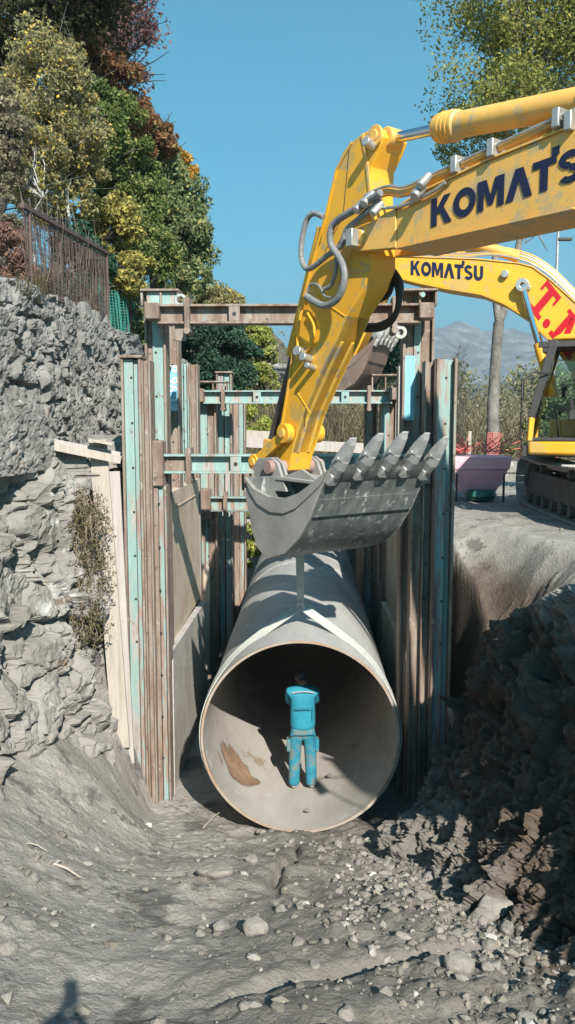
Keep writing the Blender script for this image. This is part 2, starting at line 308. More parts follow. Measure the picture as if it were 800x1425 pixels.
far = np.hypot(X, Y); Z = np.where(far > 150, Z*0-.0, Z)
nx, ny = len(gx), len(gy); idx = np.arange(nx*ny).reshape(ny, nx)
F = np.stack([idx[:-1, :-1], idx[:-1, 1:], idx[1:, 1:], idx[1:, :-1]], -1).reshape(-1, 4)
M['dirt'] = mat('grey_silty_dirt', [(.3, (.235, .224, .206)), (.5, (.31, .297, .274)), (.72, (.385, .370, .343))], 1.3, (1, 1, 1), rough=.95, bump=.8, bscale=24, bdist=.045, detail=12, speck=[((.15, .145, .137), .9, .56, 1), ((.14, .132, .12), 2.6, .60), ((.23, .205, .175), 4, .60), ((.48, .46, .43), 30, .64), ((.14, .13, .118), 22, .64), ((.20, .18, .155), 60, .62)], spec=.2)
m = M['dirt']; t_ = m.node_tree; b_ = t_.nodes['Principled BSDF']; src = b_.inputs['Base Color'].links[0].from_socket   # moist brown subsoil on the right bank, colour also darkened to deepen its shade
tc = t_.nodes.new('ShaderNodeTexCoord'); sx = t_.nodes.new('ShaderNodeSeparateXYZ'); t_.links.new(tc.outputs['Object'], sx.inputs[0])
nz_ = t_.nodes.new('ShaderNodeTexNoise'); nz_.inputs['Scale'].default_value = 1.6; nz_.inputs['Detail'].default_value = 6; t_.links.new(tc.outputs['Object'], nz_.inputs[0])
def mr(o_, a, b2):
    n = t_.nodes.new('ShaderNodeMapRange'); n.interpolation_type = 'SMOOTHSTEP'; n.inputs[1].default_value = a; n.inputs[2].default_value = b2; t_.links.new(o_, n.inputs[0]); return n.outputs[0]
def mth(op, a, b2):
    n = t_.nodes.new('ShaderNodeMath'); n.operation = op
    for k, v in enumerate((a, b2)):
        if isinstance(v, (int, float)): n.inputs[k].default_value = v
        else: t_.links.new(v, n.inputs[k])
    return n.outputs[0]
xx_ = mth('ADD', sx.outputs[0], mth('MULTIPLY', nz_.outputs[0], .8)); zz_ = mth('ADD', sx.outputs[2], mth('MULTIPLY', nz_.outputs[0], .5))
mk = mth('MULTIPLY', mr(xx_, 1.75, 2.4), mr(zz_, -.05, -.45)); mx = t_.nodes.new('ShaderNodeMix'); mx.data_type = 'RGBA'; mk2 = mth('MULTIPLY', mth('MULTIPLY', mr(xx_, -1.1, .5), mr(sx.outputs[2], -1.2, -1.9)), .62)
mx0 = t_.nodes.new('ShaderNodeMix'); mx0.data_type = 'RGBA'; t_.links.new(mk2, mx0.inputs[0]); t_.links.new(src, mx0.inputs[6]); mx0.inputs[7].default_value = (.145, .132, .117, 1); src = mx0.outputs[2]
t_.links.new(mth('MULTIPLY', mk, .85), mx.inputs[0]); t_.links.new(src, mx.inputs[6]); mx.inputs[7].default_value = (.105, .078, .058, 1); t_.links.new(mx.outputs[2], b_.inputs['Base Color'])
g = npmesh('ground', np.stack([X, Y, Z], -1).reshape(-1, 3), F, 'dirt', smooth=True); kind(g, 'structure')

# ------------------------------------------------------------------ crumbling earth bank on the right
yb = axis([(1.5, 4.2, .15), (4.2, 10.95, .026)]); ub = np.concatenate([np.linspace(0, 1, 165), 1+np.linspace(.02, .55, 20)]); Yb, Ub = np.meshgrid(yb, ub)
tb0 = np.interp(Yb, [1, 3, 4.5, 6, 7.5, 9.5, 10.4, 10.9], [4.2, 3.4, 2.65, 2.1, 1.75, 1.45, 1.6, 2.1]); cr0 = np.interp(Yb, [1, 3, 6, 8.1, 9.5, 10.6, 10.95], [4.8, 3.9, 3.1, 2.80, 2.66, 2.55, 2.45]); ch0 = np.interp(Yb, [6.5, 8.3, 9.5, 10.2, 10.8, 11.6], [-.03, -.05, -.5, -1.0, -1.35, -.78])
zc0 = np.interp(Yb, [-5, 1.0, 1.6, 3, 4.7, 7, 9.6, 10, 10.7], [0, 0, -.8, -1.5, -1.95, -2.75, -3.56, -3.70, -3.85])
fx0 = np.interp(Ub, [0, .3, .55, .72, .86, 1, 1.55], [-.55, .05, .48, .72, .9, 1.0, 2.3]); fz0 = np.interp(Ub, [0, .3, .55, .72, .9, 1, 1.55], [-.05, .16, .42, .66, .93, 1.0, 1.0])
wb = .16*vnoise(np.stack([Yb*0, Yb*1.1, Ub*2], -1), 61)
Xb = tb0+(cr0-tb0)*fx0+wb; Zb = zc0+(ch0-zc0)*fz0; Xb = np.where(Ub > 1, cr0+wb+(Ub-1)/.55*1.45, Xb); Zb = np.where(Ub > 1, ch0*(1-ss((Ub-1)/.55*1.45/1.3))+.03*ss((Ub-1)/.1)-.12*ss((Ub-1.35)/.2), Zb)
pb0 = np.stack([Xb, Yb, Zb], -1); q0_ = pb0+.25*fbm(pb0*1.5, 3, 62)[..., None]
v1, e1 = blocks(q0_*1.25, 63, 2.0); v2, e2 = blocks(q0_*3.3, 64, 2.2); v3, e3 = blocks(q0_*8+.2, 65, 2.2)
hi_ = .35+.65*ss((Ub-.30)/.35)
db = hi_*(.26*v1-.10*np.clip(1-e1*7, 0, 1))+(.12*v2-.06*np.clip(1-e2*8, 0, 1))*(.6+.4*hi_)+.055*v3-.03*np.clip(1-e3*7, 0, 1)+.18*fbm(pb0*1.0, 3, 66)+.055*fbm(pb0*7, 4, 67, .65)
db = db*ss(Ub/.08)*(1-.86*ss((Ub-.93)/.12))*ss((1.58-Ub)/.15)
Xb = Xb-.78*db; Yb2 = Yb-.2*db; Zb = Zb+.5*db*(Ub < 1.3)
nb = len(yb); ixb = np.arange(nb*len(ub)).reshape(len(ub), nb); Fb_ = np.stack([ixb[:-1, :-1], ixb[:-1, 1:], ixb[1:, 1:], ixb[1:, :-1]], -1).reshape(-1, 4)
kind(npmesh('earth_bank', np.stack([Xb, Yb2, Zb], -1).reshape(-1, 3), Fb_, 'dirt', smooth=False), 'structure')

# ------------------------------------------------------------------ left rock face and stone wall
def sheet(ys, zs, xf, disp):
    Yg, Zg = np.meshgrid(ys, zs); X0 = xf(Yg, Zg); X1 = X0+disp(Yg, Zg, X0)
    n = len(ys); m_ = len(zs); ix = np.arange(n*m_).reshape(m_, n)
    Fq = np.stack([ix[:-1, :-1], ix[:-1, 1:], ix[1:, 1:], ix[1:, :-1]], -1).reshape(-1, 4)
    return np.stack([X1, Yg, Zg], -1).reshape(-1, 3), Fq
M['rock'] = mat('grey_cut_rock', [(.3, (.15, .14, .125)), (.5, (.235, .226, .208)), (.72, (.33, .32, .30))], 1.4, rough=.92, bump=.55, bscale=9, bdist=.06, detail=10, speck=[((.42, .42, .41), 1.1, .60), ((.15, .12, .09), 2.0, .62), ((.09, .085, .08), 6, .64)], spec=.25)
M['stonewall'] = mat('grey_mortared_rubble', [(.3, (.13, .125, .118)), (.5, (.20, .195, .185)), (.72, (.30, .292, .28))], 3.2, rough=.92, bump=.6, bscale=14, bdist=.05, detail=10, speck=[((.36, .355, .34), 5, .62), ((.07, .065, .06), 8, .63), ((.16, .12, .09), 1.6, .63)], spec=.25)
def xf(Yg, Zg):
    b = np.interp(Zg, [-4, -2.4, -.5, 1.2, 1.45], [-2.45, -2.62, -3.0, -3.12, -3.2]); return b - np.interp(Yg, [3, 7, 9, 10.6], [.9, .75, .5, 0])
def dlow(Yg, Zg, X0):
    p = np.stack([X0*0, Yg, Zg], -1); q = p*.72+.30*fbm(p*1.1, 4, 2)[..., None]
    v1, e1 = blocks(q, 77, 1.5); v2, e2 = blocks(p*1.9+.25*fbm(p*2.5, 3, 8)[..., None], 78, 1.7); v3, e3 = blocks(p*6+.3*fbm(p*6, 2, 9)[..., None], 79, 1.8)
    sm = ss(vnoise(p*.6, 90)*2.0+.75)
    return .30*v1-.17*np.clip(1-e1*9, 0, 1)*(vnoise(p*1.5, 91) > -.3)+(.13*v2-.07*np.clip(1-e2*10, 0, 1))*(1-.7*sm)+.030*v3*(1-.8*sm)+.10*fbm(p*1.1, 3, 31, .5)+.016*fbm(p*7, 4, 12, .6)
ysf = axis([(1, 6.5, .15), (6.5, 13, .024), (13, 18, .12)])
V, Fq = sheet(ysf, axis([(-3.6, 1.42, .024)]), xf, dlow)
# ledge closing the top of the cut back under the wall
n = len(ysf); zz0 = V[:, 2].copy(); V[:, 2] += np.clip((zz0-.9)/.5, 0, 1)*.22*fbm(np.stack([V[:, 1]*1.1, V[:, 1]*0, V[:, 1]*0], -1), 3, 23); top = V[-n:].copy(); bk = top.copy(); bk[:, 0] = -4.15; bk[:, 2] = 1.5
o_ = len(V); V = np.vstack([V, bk]); Fq = np.vstack([Fq, [(o_-n+i, o_-n+i+1, o_+i+1, o_+i) for i in range(n-1)]])
kind(npmesh('rock_face', V, Fq, 'rock', smooth=False), 'structure')
def xw(Yg, Zg): return np.interp(Zg, [1.2, 3.6], [-3.36, -3.62])-np.interp(Yg, [3, 7, 9, 10.3], [.5, .4, .25, 0])
def dwall(Yg, Zg, X0):
    p = np.stack([X0*0, Yg, Zg], -1); q = p*np.array([1, 2.2, 2.9])+.3*fbm(p*2.2, 3, 5)[..., None]
    v1, e1 = blocks(q, 91, 1.1); v2, e2 = blocks(p*8+.3*fbm(p*5, 2, 6)[..., None], 93, 1.8)
    mort = ss(fbm(p*.8, 2, 66)*1.5+.3); hole = np.clip(1-e1*7, 0, 1)*(vnoise(p*2.3, 67) > -.05)
    return (.08*v1-.12*hole)*(1-.65*mort)+.022*v2-.014*np.clip(1-e2*8, 0, 1)+.018*fbm(p*11, 4, 14, .6)+.07*fbm(p*.9, 2, 15)
ysw = axis([(1, 7.5, .15), (7.5, 16, .026), (16, 30, .3)])
zs = axis([(1.05, 3.45, .026)]); V, Fq = sheet(ysw, zs, xw, dwall)
n = len(ysw); V[-n:, 2] += .12*fbm(np.stack([ysw*2, ysw*0, ysw*0], -1), 3, 3)
tp = V[-n:].copy(); tp[:, 0] = -4.4; bt = V[:n].copy(); bt[:, 0] = -4.4; bt2 = tp.copy()
o_ = len(V); V = np.vstack([V, tp, bt]); Fq = np.vstack([Fq, [(o_-n+i, o_-n+i+1, o_+i+1, o_+i) for i in range(n-1)], [(i+1, i, o_+n+i, o_+n+i+1) for i in range(n-1)], [(o_+i, o_+i+1, o_+n+i+1, o_+n+i) for i in range(n-1)]])
tag(npmesh('retaining_wall', V, Fq, 'stonewall', smooth=False), 'old grey mortared rubble retaining wall above the cut rock on the left, carrying the mesh fence', 'stone wall')

# ------------------------------------------------------------------ rocks
def rockmesh(seed, sub=3, name='rock'):
    b = bmesh.new(); bmesh.ops.create_icosphere(b, subdivisions=sub, radius=1)
    co = np.array([v.co[:] for v in b.verts]); d1, d2, cid = worley(co*1.3+seed*7.3, seed)
    r = 1+.22*fbm(co*.9+seed*3.1, 2, seed)+.10*(cid-.5)*ss((d2-d1)*3)+.05*fbm(co*4+seed, 3, seed+5)
    for k in range(11):   # knocked off facets
        nrm = np.random.default_rng(seed*10+k).normal(size=3); nrm /= np.linalg.norm(nrm); dd = (co*r[:, None])@nrm; lim = .58+.09*(k % 4); r = np.where(dd > lim, r*(lim/np.maximum(dd, .01))**.96, r)
    for v, rr in zip(b.verts, r): v.co *= rr
    me = bpy.data.meshes.new(name); b.to_mesh(me); b.free(); me.shade_smooth(); me.set_sharp_from_angle(angle=R(40)); me.materials.append(M['stone']); return me
M['stone'] = mat('dusty_grey_stone', [(.3, (.19, .178, .160)), (.7, (.30, .285, .26))], 2.5, rough=.92, bump=.4, bscale=6, bdist=.08, speck=[((.50, .49, .47), 3, .63)])
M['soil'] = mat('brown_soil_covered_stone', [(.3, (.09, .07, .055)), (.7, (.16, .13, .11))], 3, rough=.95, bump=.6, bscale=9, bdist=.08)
RM = [rockmesh(k+1) for k in range(8)]
def rock(loc, size, k, label, group=None, rot=None, squash=(1, .8, .65)):
    o = bpy.data.objects.new('rock', RM[k % 8]); C.objects.link(o); o.location = loc; o.scale = [size*s for s in squash]
    o.rotation_euler = rot or (random.uniform(-.3, .3), random.uniform(-.3, .3), random.uniform(0, 6.3)); return tag(o, label, 'rock', group)
def ground_at(px, py, y0=3.5, y1=12):
    r = ray(px, py); lo = None
    for k in range(400):
        yy = y0+(y1-y0)*k/400; q = CAM+r*(yy/r.y)
        if q.z <= hq(q.x, q.y): return q
    return q
big = [  # px, py, size px, label
 (10, 1320, 17, 'round brown grey boulder at the left edge of the dirt ramp'),
 (45, 1224, 12, 'small rounded stone half buried on the left dirt slope'),
 (300, 1208, 34, 'broad flat grey boulder sunk in the dirt just below the pipe mouth', (1, .7, .35)),
 (355, 1290, 24, 'rounded stone beside a dark hole in the middle of the dirt ramp'),
 (307, 1288, 15, 'pale egg shaped stone just left of the dark hole in the ramp'),
 (280, 1290, 9, 'small brownish stone at the left end of the row by the dark hole'),
 (688, 1258, 27, 'large smooth pale stone at the edge of the shadow on the right'),
 (642, 1185, 15, 'pale upright stone lit by the sun near the shaded right bank'),
 (594, 1156, 14, 'angular pale stone next to the lower right of the pipe mouth'),
 (606, 1176, 11, 'squarish sunlit stone just below the angular one by the pipe mouth'),
 (664, 1200, 20, 'tall pointed pale stone leaning against the shaded right bank', (.6, .6, 1.3)),
 (644, 1010, 30, 'large smooth bluish boulder leaning by the foot of the right shoring post', (.8, .8, 1.3)),
 (715, 1015, 22, 'brown boulder stuck in the shaded right bank above the rubble'),
 (482, 1410, 16, 'squarish grey stone at the bottom edge of the picture'),
 (615, 1378, 6, 'small white oval pebble on the gravel at bottom right'),
 (672, 1336, 7, 'pale pebble in the gravel below the large smooth stone'),
 (735, 1110, 30, 'large dark slab lying in the shaded rubble on the right'),
 (760, 925, 40, 'big dark rounded lump of the bank near its crest on the right', (1, .8, .8)),
 (350, 1195, 12, 'grey lump on the lip of the crack below the pipe mouth'),
 (790, 1305, 18, 'grey stone cut by the right edge of the picture in the gravel'),
 (500, 1268, 9, 'dark flat stone alone on the smooth scraped dirt'),
]
for k, it in enumerate(big):
    q = ground_at(it[0], it[1]+it[2]*.4); s = it[2]*q.y/FPX
    o_k = rock(q+Vector((0, .25*s, .22*s)), s*1.1, k, it[3], squash=it[4] if len(it) > 4 else (1, .85, .7))
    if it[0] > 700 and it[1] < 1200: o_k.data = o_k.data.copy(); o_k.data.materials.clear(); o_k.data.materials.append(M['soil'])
lb = []
for px, py, d_, s_, lab in [(12, 535, 10.6, .20, 'smooth pale boulder at the left edge below the rubble wall'), (20, 700, 10.0, .24, 'large pale block at the left edge level with the lower strut'), (62, 742, 10.5, .20, 'jutting slab in the rock cut with a dark gap beneath it'), (105, 905, 10.6, .20, 'broad angular block low in the rock cut beside the hanging weeds')]:
    q = P(px, py, d_); lb.append((q.x, q.y, q.z, s_, lab))
for k, (x, y, z, s, lab) in enumerate(lb): rock((x, y, z), s, k+3, lab, squash=(.7, 1.1, .75))
# loose rubble, one object each
TOE = lambda y: np.interp(y, [1, 3, 4.5, 6, 7.5, 9.5, 10.4, 10.9], [4.2, 3.4, 2.65, 2.1, 1.75, 1.45, 1.6, 1.98])
for k in range(140):
    if k < 112: y = random.uniform(4.4, 9.6); x = TOE(y)-.05-abs(random.gauss(0, .75)); g_ = 'loose rubble along the right of the ramp'; lab = 'small grey angular stone in the loose rubble along the right of the ramp'
    else: x = random.uniform(-2.6, .3); y = random.uniform(4.3, 9.3); g_ = 'stones scattered on the left of the ramp'; lab = 'small grey stone scattered on the left half of the dirt ramp'
    s = abs(random.gauss(0, .045))+.03
    z = hq(x, y); rock((x, y, z+.05*s), s if x > .2 else s*.6, k, lab, g_)
# gravel
def scatter_stones(n, fx, name, label, smin, smax):
    b = bmesh.new(); bmesh.ops.create_icosphere(b, subdivisions=1, radius=1); bv = np.array([v.co[:] for v in b.verts]); bf = np.array([[v.index for v in f.verts] for f in b.faces]); b.free()
    xy = fx(n); z = hqv(xy[:, 0], xy[:, 1]); s = smin+(smax-smin)*RNG.random(n)**3
    sc = s[:, None]*(.6+.6*RNG.random((n, 3))); sc[:, 2] *= .7
    V = bv[None]*(1+.25*RNG.normal(size=(n, len(bv), 1)))*sc[:, None, :]
    a = RNG.random(n)*6.28; ca, sa = np.cos(a)[:, None], np.sin(a)[:, None]; Vx = V[..., 0]*ca-V[..., 1]*sa; Vy = V[..., 0]*sa+V[..., 1]*ca
    V = np.stack([Vx+xy[:, :1], Vy+xy[:, 1:], V[..., 2]+z[:, None]+s[:, None]*.0], -1)
    Fb = (bf[None]+(np.arange(n)*len(bv))[:, None, None]).reshape(-1, 3)
    o = npmesh(name, V.reshape(-1, 3), Fb, 'gravel'); kind(o, 'stuff'); tag(o, label, 'gravel'); return o
M['gravel'] = leafmat('gravel_stone', [(0, (.14, .13, .112)), (.6, (.22, .205, .18)), (.96, (.31, .295, .27)), (1, (.50, .485, .46))], 0)
def fx(n):
    y = RNG.uniform(4.0, 9.8, n); x = np.where(RNG.random(n) < .88, TOE(y)+.1-np.abs(RNG.normal(size=n))*np.interp(y, [4, 7, 9.8], [1.1, .8, .45]), RNG.uniform(-2.6, 2.0, n)); return np.stack([x, y], -1)
scatter_stones(6500, fx, 'gravel', 'grey gravel and crumbs of soil strewn over the dirt ramp', .006, .05)

# ------------------------------------------------------------------ shoring
def zat(py, Y, px=400): return P(px, py, Y).z
def xat(px, Y, py=800): return P(px, py, Y).x
SHG = 'steel shoring posts of the trench support'
def post(px0, px1, ytop, Y, mats, label, zb=-4.3, dep=.34, fl=None, cap=False, split=None, extra=None):
    """rolled steel post: web faces seen from the ramp, with flanges standing proud"""
    x0, x1 = xat(px0, Y, ytop), xat(px1, Y, ytop); zt = zat(ytop, Y); m = mats
    t = thing('shoring_post', label, 'shoring post', ((x0+x1)/2, Y+dep/2, zb), SHG)
    wdt = x1-x0; fw = .035 if fl is None else fl
    segs = split or [(0, 1, m[0], 0)]
    for a, b, mm, off in segs: MB().box(x0+fw+(wdt-2*fw)*a+.002, x0+fw+(wdt-2*fw)*b-.004, Y+.05+off, Y+dep-.01, zb, zt-.004*(off > 0)).build('web', mm, t, bevel=.006)
    nh = 0 if wdt < .2 else 7
    for k in range(nh): hz_ = zt-.25-k*.62; MB().cyl((x0+wdt*.5, Y+.045, hz_), (x0+wdt*.5, Y+.052, hz_), .018, 10).build('bolt_hole', 'black', t)
    for xx in (x0, x1-fw): MB().box(xx, xx+fw, Y, Y+dep, zb, zt+.012).build('flange', m[-1], t, bevel=.006)
    if cap: MB().box(x0-.02, x1+.02, Y-.03, Y+dep+.02, zt+.014, zt+.05).build('cap', 'brown', t, bevel=.006)
    return t, x0, x1, zt
# left side
t, a, b, zt = post(167, 195, 499, 11.0, ['teal', 'brown'], 'pale turquoise steel shoring post nearest the white boards on the left', split=[(0, .62, 'teal', 0), (.62, 1, 'mixed', .03)], cap=True)
t, *_ = post(195.5, 208, 502, 10.97, ['brown', 'brown'], 'narrow rusty brown steel post between the pale turquoise post and the tall one', fl=.025)
t, a, b, zt = post(199.5, 229, 402, 11.45, ['teal', 'brown'], 'tall turquoise steel shoring post carrying the left end of the high strut', split=[(.0, .28, 'brown', .03), (.28, 1, 'teal', 0)])
def capbox(x0, x1, Y, z0, z1, t, m='brown'):
    MB().box(x0, x1, Y-.16, Y+.3, z1-.03, z1).build('cap_plate', m, t, bevel=.005)
    for xx in (x0+.003, (x0+x1)/2, x1-.033): MB().box(xx, xx+.03, Y-.13, Y+.04, z0, z1-.033).build('cap_web', m, t, bevel=.004)
capbox(a-.02, b+.22, 11.45, zat(424, 11.3), zat(401, 11.3), t)
MB().box(a+.06, b+.17, 11.36, 11.40, zat(424, 11.3), zat(405, 11.3)).build('back_plate', 'teal', t)
t, a, b, zt = post(228, 247, 430, 12.95, ['brown', 'brown'], 'rusty steel post with a blue painted patch and white handwriting', fl=.02)
f = MB().box(a+.018, b-.022, 12.985, 12.997, zat(572, 12.95), zat(508, 12.95)).build('painted_patch', 'blue_patch', t)
# handwriting P.96.12 running down the patch
cu = bpy.data.curves.new('writing', 'FONT'); cu.body = 'P.96.12'; cu.size = .24; cu.extrude = .002; cu.offset = .003; cu.align_x = 'CENTER'; cu.align_y = 'CENTER'; cu.space_character = 1.05
oc = bpy.data.objects.new('tmp_text', cu); C.objects.link(oc); bpy.context.view_layer.update(); me = bpy.data.meshes.new_from_object(oc.evaluated_get(bpy.context.evaluated_depsgraph_get())); bpy.data.objects.remove(oc)
M['white'] = mat('white_chalk_paint', [(.3, (.62, .66, .66)), (.7, (.74, .76, .75))], 5, rough=.8, bump=0)
o = bpy.data.objects.new('writing', me); C.objects.link(o); me.materials.append(M['white']); o.parent = f; o['_o'] = (0, 0, 0)
o.matrix_local = Matrix.Translation(Vector(((a+b)/2, 12.979, zat(540, 12.95)))-Vector(f['_o']))@Matrix.Rotation(R(90), 4, 'Y')@Matrix.Rotation(R(90), 4, 'X')
t, *_ = post(246.5, 262, 505, 15.45, ['teal', 'mixed'], 'narrow bright turquoise striped steel post behind the one with white handwriting', fl=.03, split=[(0, .45, 'teal', 0), (.5, 1, 'teal', .03)])
t, *_ = post(262.5, 274.5, 507, 15.4, ['brown', 'brown'], 'rounded rusty brown steel post at the left end of the second strut', fl=.03)
t, a, b, zt = post(275, 300, 543, 16.0, ['mixed', 'brown'], 'steel post with turquoise stripes below the left end of the second strut', split=[(0, .5, 'teal', 0), (.5, 1, 'brown', .03)])
capbox(a, b+.25, 16.0, zat(549, 15.9), zat(530, 15.9), t)
t, *_ = post(300.5, 322, 520, 16.6, ['brown', 'brown'], 'rusty steel post with a lumpy top just behind the second strut', split=[(0, .45, 'mixed', 0), (.5, 1, 'teal', .02)], cap=True)
t, *_ = post(322.5, 341, 545, 20.2, ['brown', 'brown'], 'pinkish brown steel post farthest back on the left side of the trench', split=[(0, .5, 'brown', 0), (.5, 1, 'mixed', .03)])
post(208, 231, 677, 11.06, ['brown', 'brown'], 'short rusty post below the left end block of the near low strut', fl=.03, split=[(0, .45, 'brown', 0), (.45, 1, 'mixed', .03)])
post(573, 591, 673, 11.1, ['brown', 'brown'], 'short dark post below the right end of the near low strut', fl=.03)
# right side
t, *_ = post(608, 637, 500, 11.0, ['mixed', 'brown'], 'rusty and turquoise steel shoring post lowest and nearest on the right side', split=[(0, .6, 'mixed', 0), (.6, 1, 'teal', .07)])
t, *_ = post(592, 607.5, 503, 11.04, ['dark', 'brown'], 'narrow dark steel post beside the low rusty post on the right', fl=.02, split=[(0, 1, 'brown', .08)])
t, a, b, zt = post(562, 606, 403, 11.45, ['mixed', 'brown'], 'tall rusty steel shoring post carrying the right end of the high strut', split=[(0, .33, 'brown', .02), (.33, .62, 'mixed', 0), (.62, 1, 'brown', .03)])
MB().box(a+.03, a+.18, 11.485, 11.497, zat(585, 11.45), zat(495, 11.45)).build('painted_patch', 'blue_patch', t)
capbox(a-.06, b+.01, 11.45, zat(425, 11.3), zat(402, 11.3), t)
MB().cyl((xat(588, 11.3, 411), 11.27, zat(411, 11.3)), (xat(588, 11.3, 411), 11.36, zat(411, 11.3)), .035, 16).build('bolt', M['teal'], t)
t, *_ = post(555, 561, 510, 15.0, ['panel_grey', 'panel_grey'], 'thin pale steel edge post standing left of the tall right post', fl=.015)
t, a, b, zt = post(530, 553, 545, 16.0, ['mixed', 'brown'], 'short rusty steel post at the right end of the second strut', split=[(0, .6, 'mixed', 0), (.6, 1, 'brown', .03)])
capbox(a-.2, b, 16.0, zat(549, 15.9), zat(521, 15.9), t)
t, *_ = post(508, 526, 548, 16.9, ['teal', 'brown'], 'rusty steel post with a pale blue spot left of the second strut end', split=[(0, .7, 'mixed', 0), (.7, 1, 'brown', .03)])

def strut(pxa, pxb, pxl, pxr, y0, y1, Y, m, label, blockw, holes, stiff, blk=None, seg=True, mb='brown'):
    z1, z0 = zat(y0, Y), zat(y1, Y); xa, xb = xat(pxa, Y, y0), xat(pxb, Y, y0); h = z1-z0
    t = thing('cross_strut', label, 'strut', ((xa+xb)/2, Y, z0), 'steel struts across the trench')
    b = MB(); b.box(xa, xb, Y-.13, Y+.13, z1-.03, z1); b.box(xa, xb, Y-.13, Y+.13, z0, z0+.03); b.box(xa, xb, Y-.012, Y+.012, z0+.03, z1-.03); b.build('beam', m, t, bevel=.004)
    for px in stiff:
        x = xat(px, Y, y0); MB().box(x-.035, x+.035, Y-.17, Y+.17, z0-.10, z1+.09).build('collar', mb, t, bevel=.005)
        MB().cyl((x, Y-.2, z0-.10), (x, Y+.2, z0-.10), .045, 12).build('bolt', mb, t)
    for px in holes:
        x = xat(px, Y, y0); MB().box(x-.075, x+.075, Y-.128, Y-.11, z0+.033, z1-.033).build('joint_plate', m, t, bevel=.003)
        MB().cyl((x, Y-.135, (z0+z1)/2), (x, Y-.125, (z0+z1)/2), .028, 14).build('hole', 'black', t)
    for (p0, p1, q0, q1) in blk: MB().box(xat(p0, Y, y0), xat(p1, Y, y0), Y-.19, Y+.1, zat(q1, Y), zat(q0, Y)).build('end_block', mb, t, bevel=.02)
    return t
t = strut(221, 584, 0, 0, 424.5, 451.5, 11.25, 'brown', 'high rusty steel strut spanning the trench behind the big yellow arm', .2, [327, 505], [262, 548], [(204, 224, 423, 446), (581, 602, 424, 446)])
x = xat(251, 11.2, 417); MB().ring((x, 11.2, zat(417, 11.2)), (0, 1, 0), .045, .085, .05, 20).build('lifting_eye', 'steel', t, bevel=.006)
x = xat(250, 11.2, 466); MB().box(x-.07, x+.09, 11.2, 11.23, zat(474, 11.2), zat(452.5, 11.2)).build('bracket', 'brown', t, bevel=.01)
x = xat(557, 11.2, 464); MB().ring((x, 11.2, zat(463, 11.2)), (0, 1, 0), .04, .09, .05, 20).build('lifting_eye', 'steel', t, bevel=.006)
t = strut(228, 590, 0, 0, 632, 658.5, 11.25, 'teal', 'low turquoise steel strut running behind the raised bucket', .2, [329, 500], [264, 552], [(208, 230, 613, 676), (583, 598, 616, 672)])
x0, x1 = xat(231, 11.2, 640), xat(261, 11.2, 640); MB().box(x0, x1, 11.20, 11.236, zat(658.5, 11.25)+.032, zat(632, 11.25)-.032).build('rusty_web_plate', 'brown', t)
t = strut(283, 545, 0, 0, 543.5, 562, 15.9, 'teal', 'second high strut with a turquoise beam, farther back across the trench', .2, [358, 480], [311, 513], [(271, 285, 541, 560), (540, 554, 540, 557)])
strut(292, 545, 0, 0, 691, 711.5, 15.9, 'mixed', 'low shaded strut half hidden behind the left side of the bucket', .2, [356], [314, 513], [(276, 294, 680, 722), (534, 548, 680, 720)])
strut(345, 505, 0, 0, 655, 668, 20.2, 'mixed', 'farthest low strut seen through the gap left of the bucket', .2, [380], [352], [(340, 347, 650, 672)])

def panel(y0, y1, x, z0, z1, sgn, m, label, ribs=(), tilt=0., frame=True):
    t = thing('trench_panel', label, 'shoring panel', (x, y0, z0), 'shoring panels lining the trench')
    th = .12
    MB().hexa([(x, y0, z0), (x, y1, z0), (x-sgn*th, y1, z0), (x-sgn*th, y0, z0)], [(x, y0, z1[0]), (x, y1, z1[1]), (x-sgn*th, y1, z1[1]), (x-sgn*th, y0, z1[0])]).build('sheet', m, t, bevel=.008)
    if frame:
        for yy in (y0+.02, y1-.12): MB().box(min(x, x+sgn*.02), max(x, x+sgn*.02), yy, yy+.1, z0+.01, min(z1)-.01).build('edge_frame', 'brown' if m != 'panel_grey' else m, t, bevel=.004)
    for zz in ribs: MB().box(min(x, x+sgn*.016), max(x, x+sgn*.016), y0+.13, y1-.13, zz-.012, zz+.012).build('rib', m, t, bevel=.003)
    return t
XL, XR = -2.08, 1.52
panel(11.35, 15.3, XL, -1.70, (.62, .62), 1, 'panel', 'brown steel trench panel on the left just under the near low strut', (.35,))
t = panel(11.3, 15.3, XL+.10, -4.3, (-1.66, -1.78), 1, 'panel_grey', 'chalky grey lower panel on the left beside the pipe mouth')
panel(15.85, 20.0, XL, -2.0, (.25, .25), 1, 'mixed', 'turquoise and brown panel on the left below the second strut', (-.3,))
panel(15.8, 20.0, XL+.10, -4.3, (-1.2, -1.9), 1, 'panel', 'dusty lower panel on the left beyond the brown one')
panel(20.3, 24.5, XL+.02, -4.3, (-.05, -.05), 1, 'teal', 'farthest turquoise edged panel on the left of the trench', (-1.0,))
panel(11.35, 15.3, XR, -1.70, (.62, .62), -1, 'panel', 'shaded steel panel on the right side right behind the bucket', (.35,))
panel(11.3, 15.3, XR-.08, -4.3, (-1.66, -1.78), -1, 'panel', 'dark lower panel on the right beside the pipe mouth')
panel(15.85, 20.0, XR, -2.0, (.25, .25), -1, 'brown', 'dark upper panel on the right in the second bay')
panel(15.8, 20.0, XR-.08, -4.3, (-1.5, -1.9), -1, 'brown', 'dark lower panel on the right in the second bay')
panel(20.3, 24.5, XR-.02, -4.3, (-.05, -.05), -1, 'brown', 'farthest dark panel on the right of the trench')

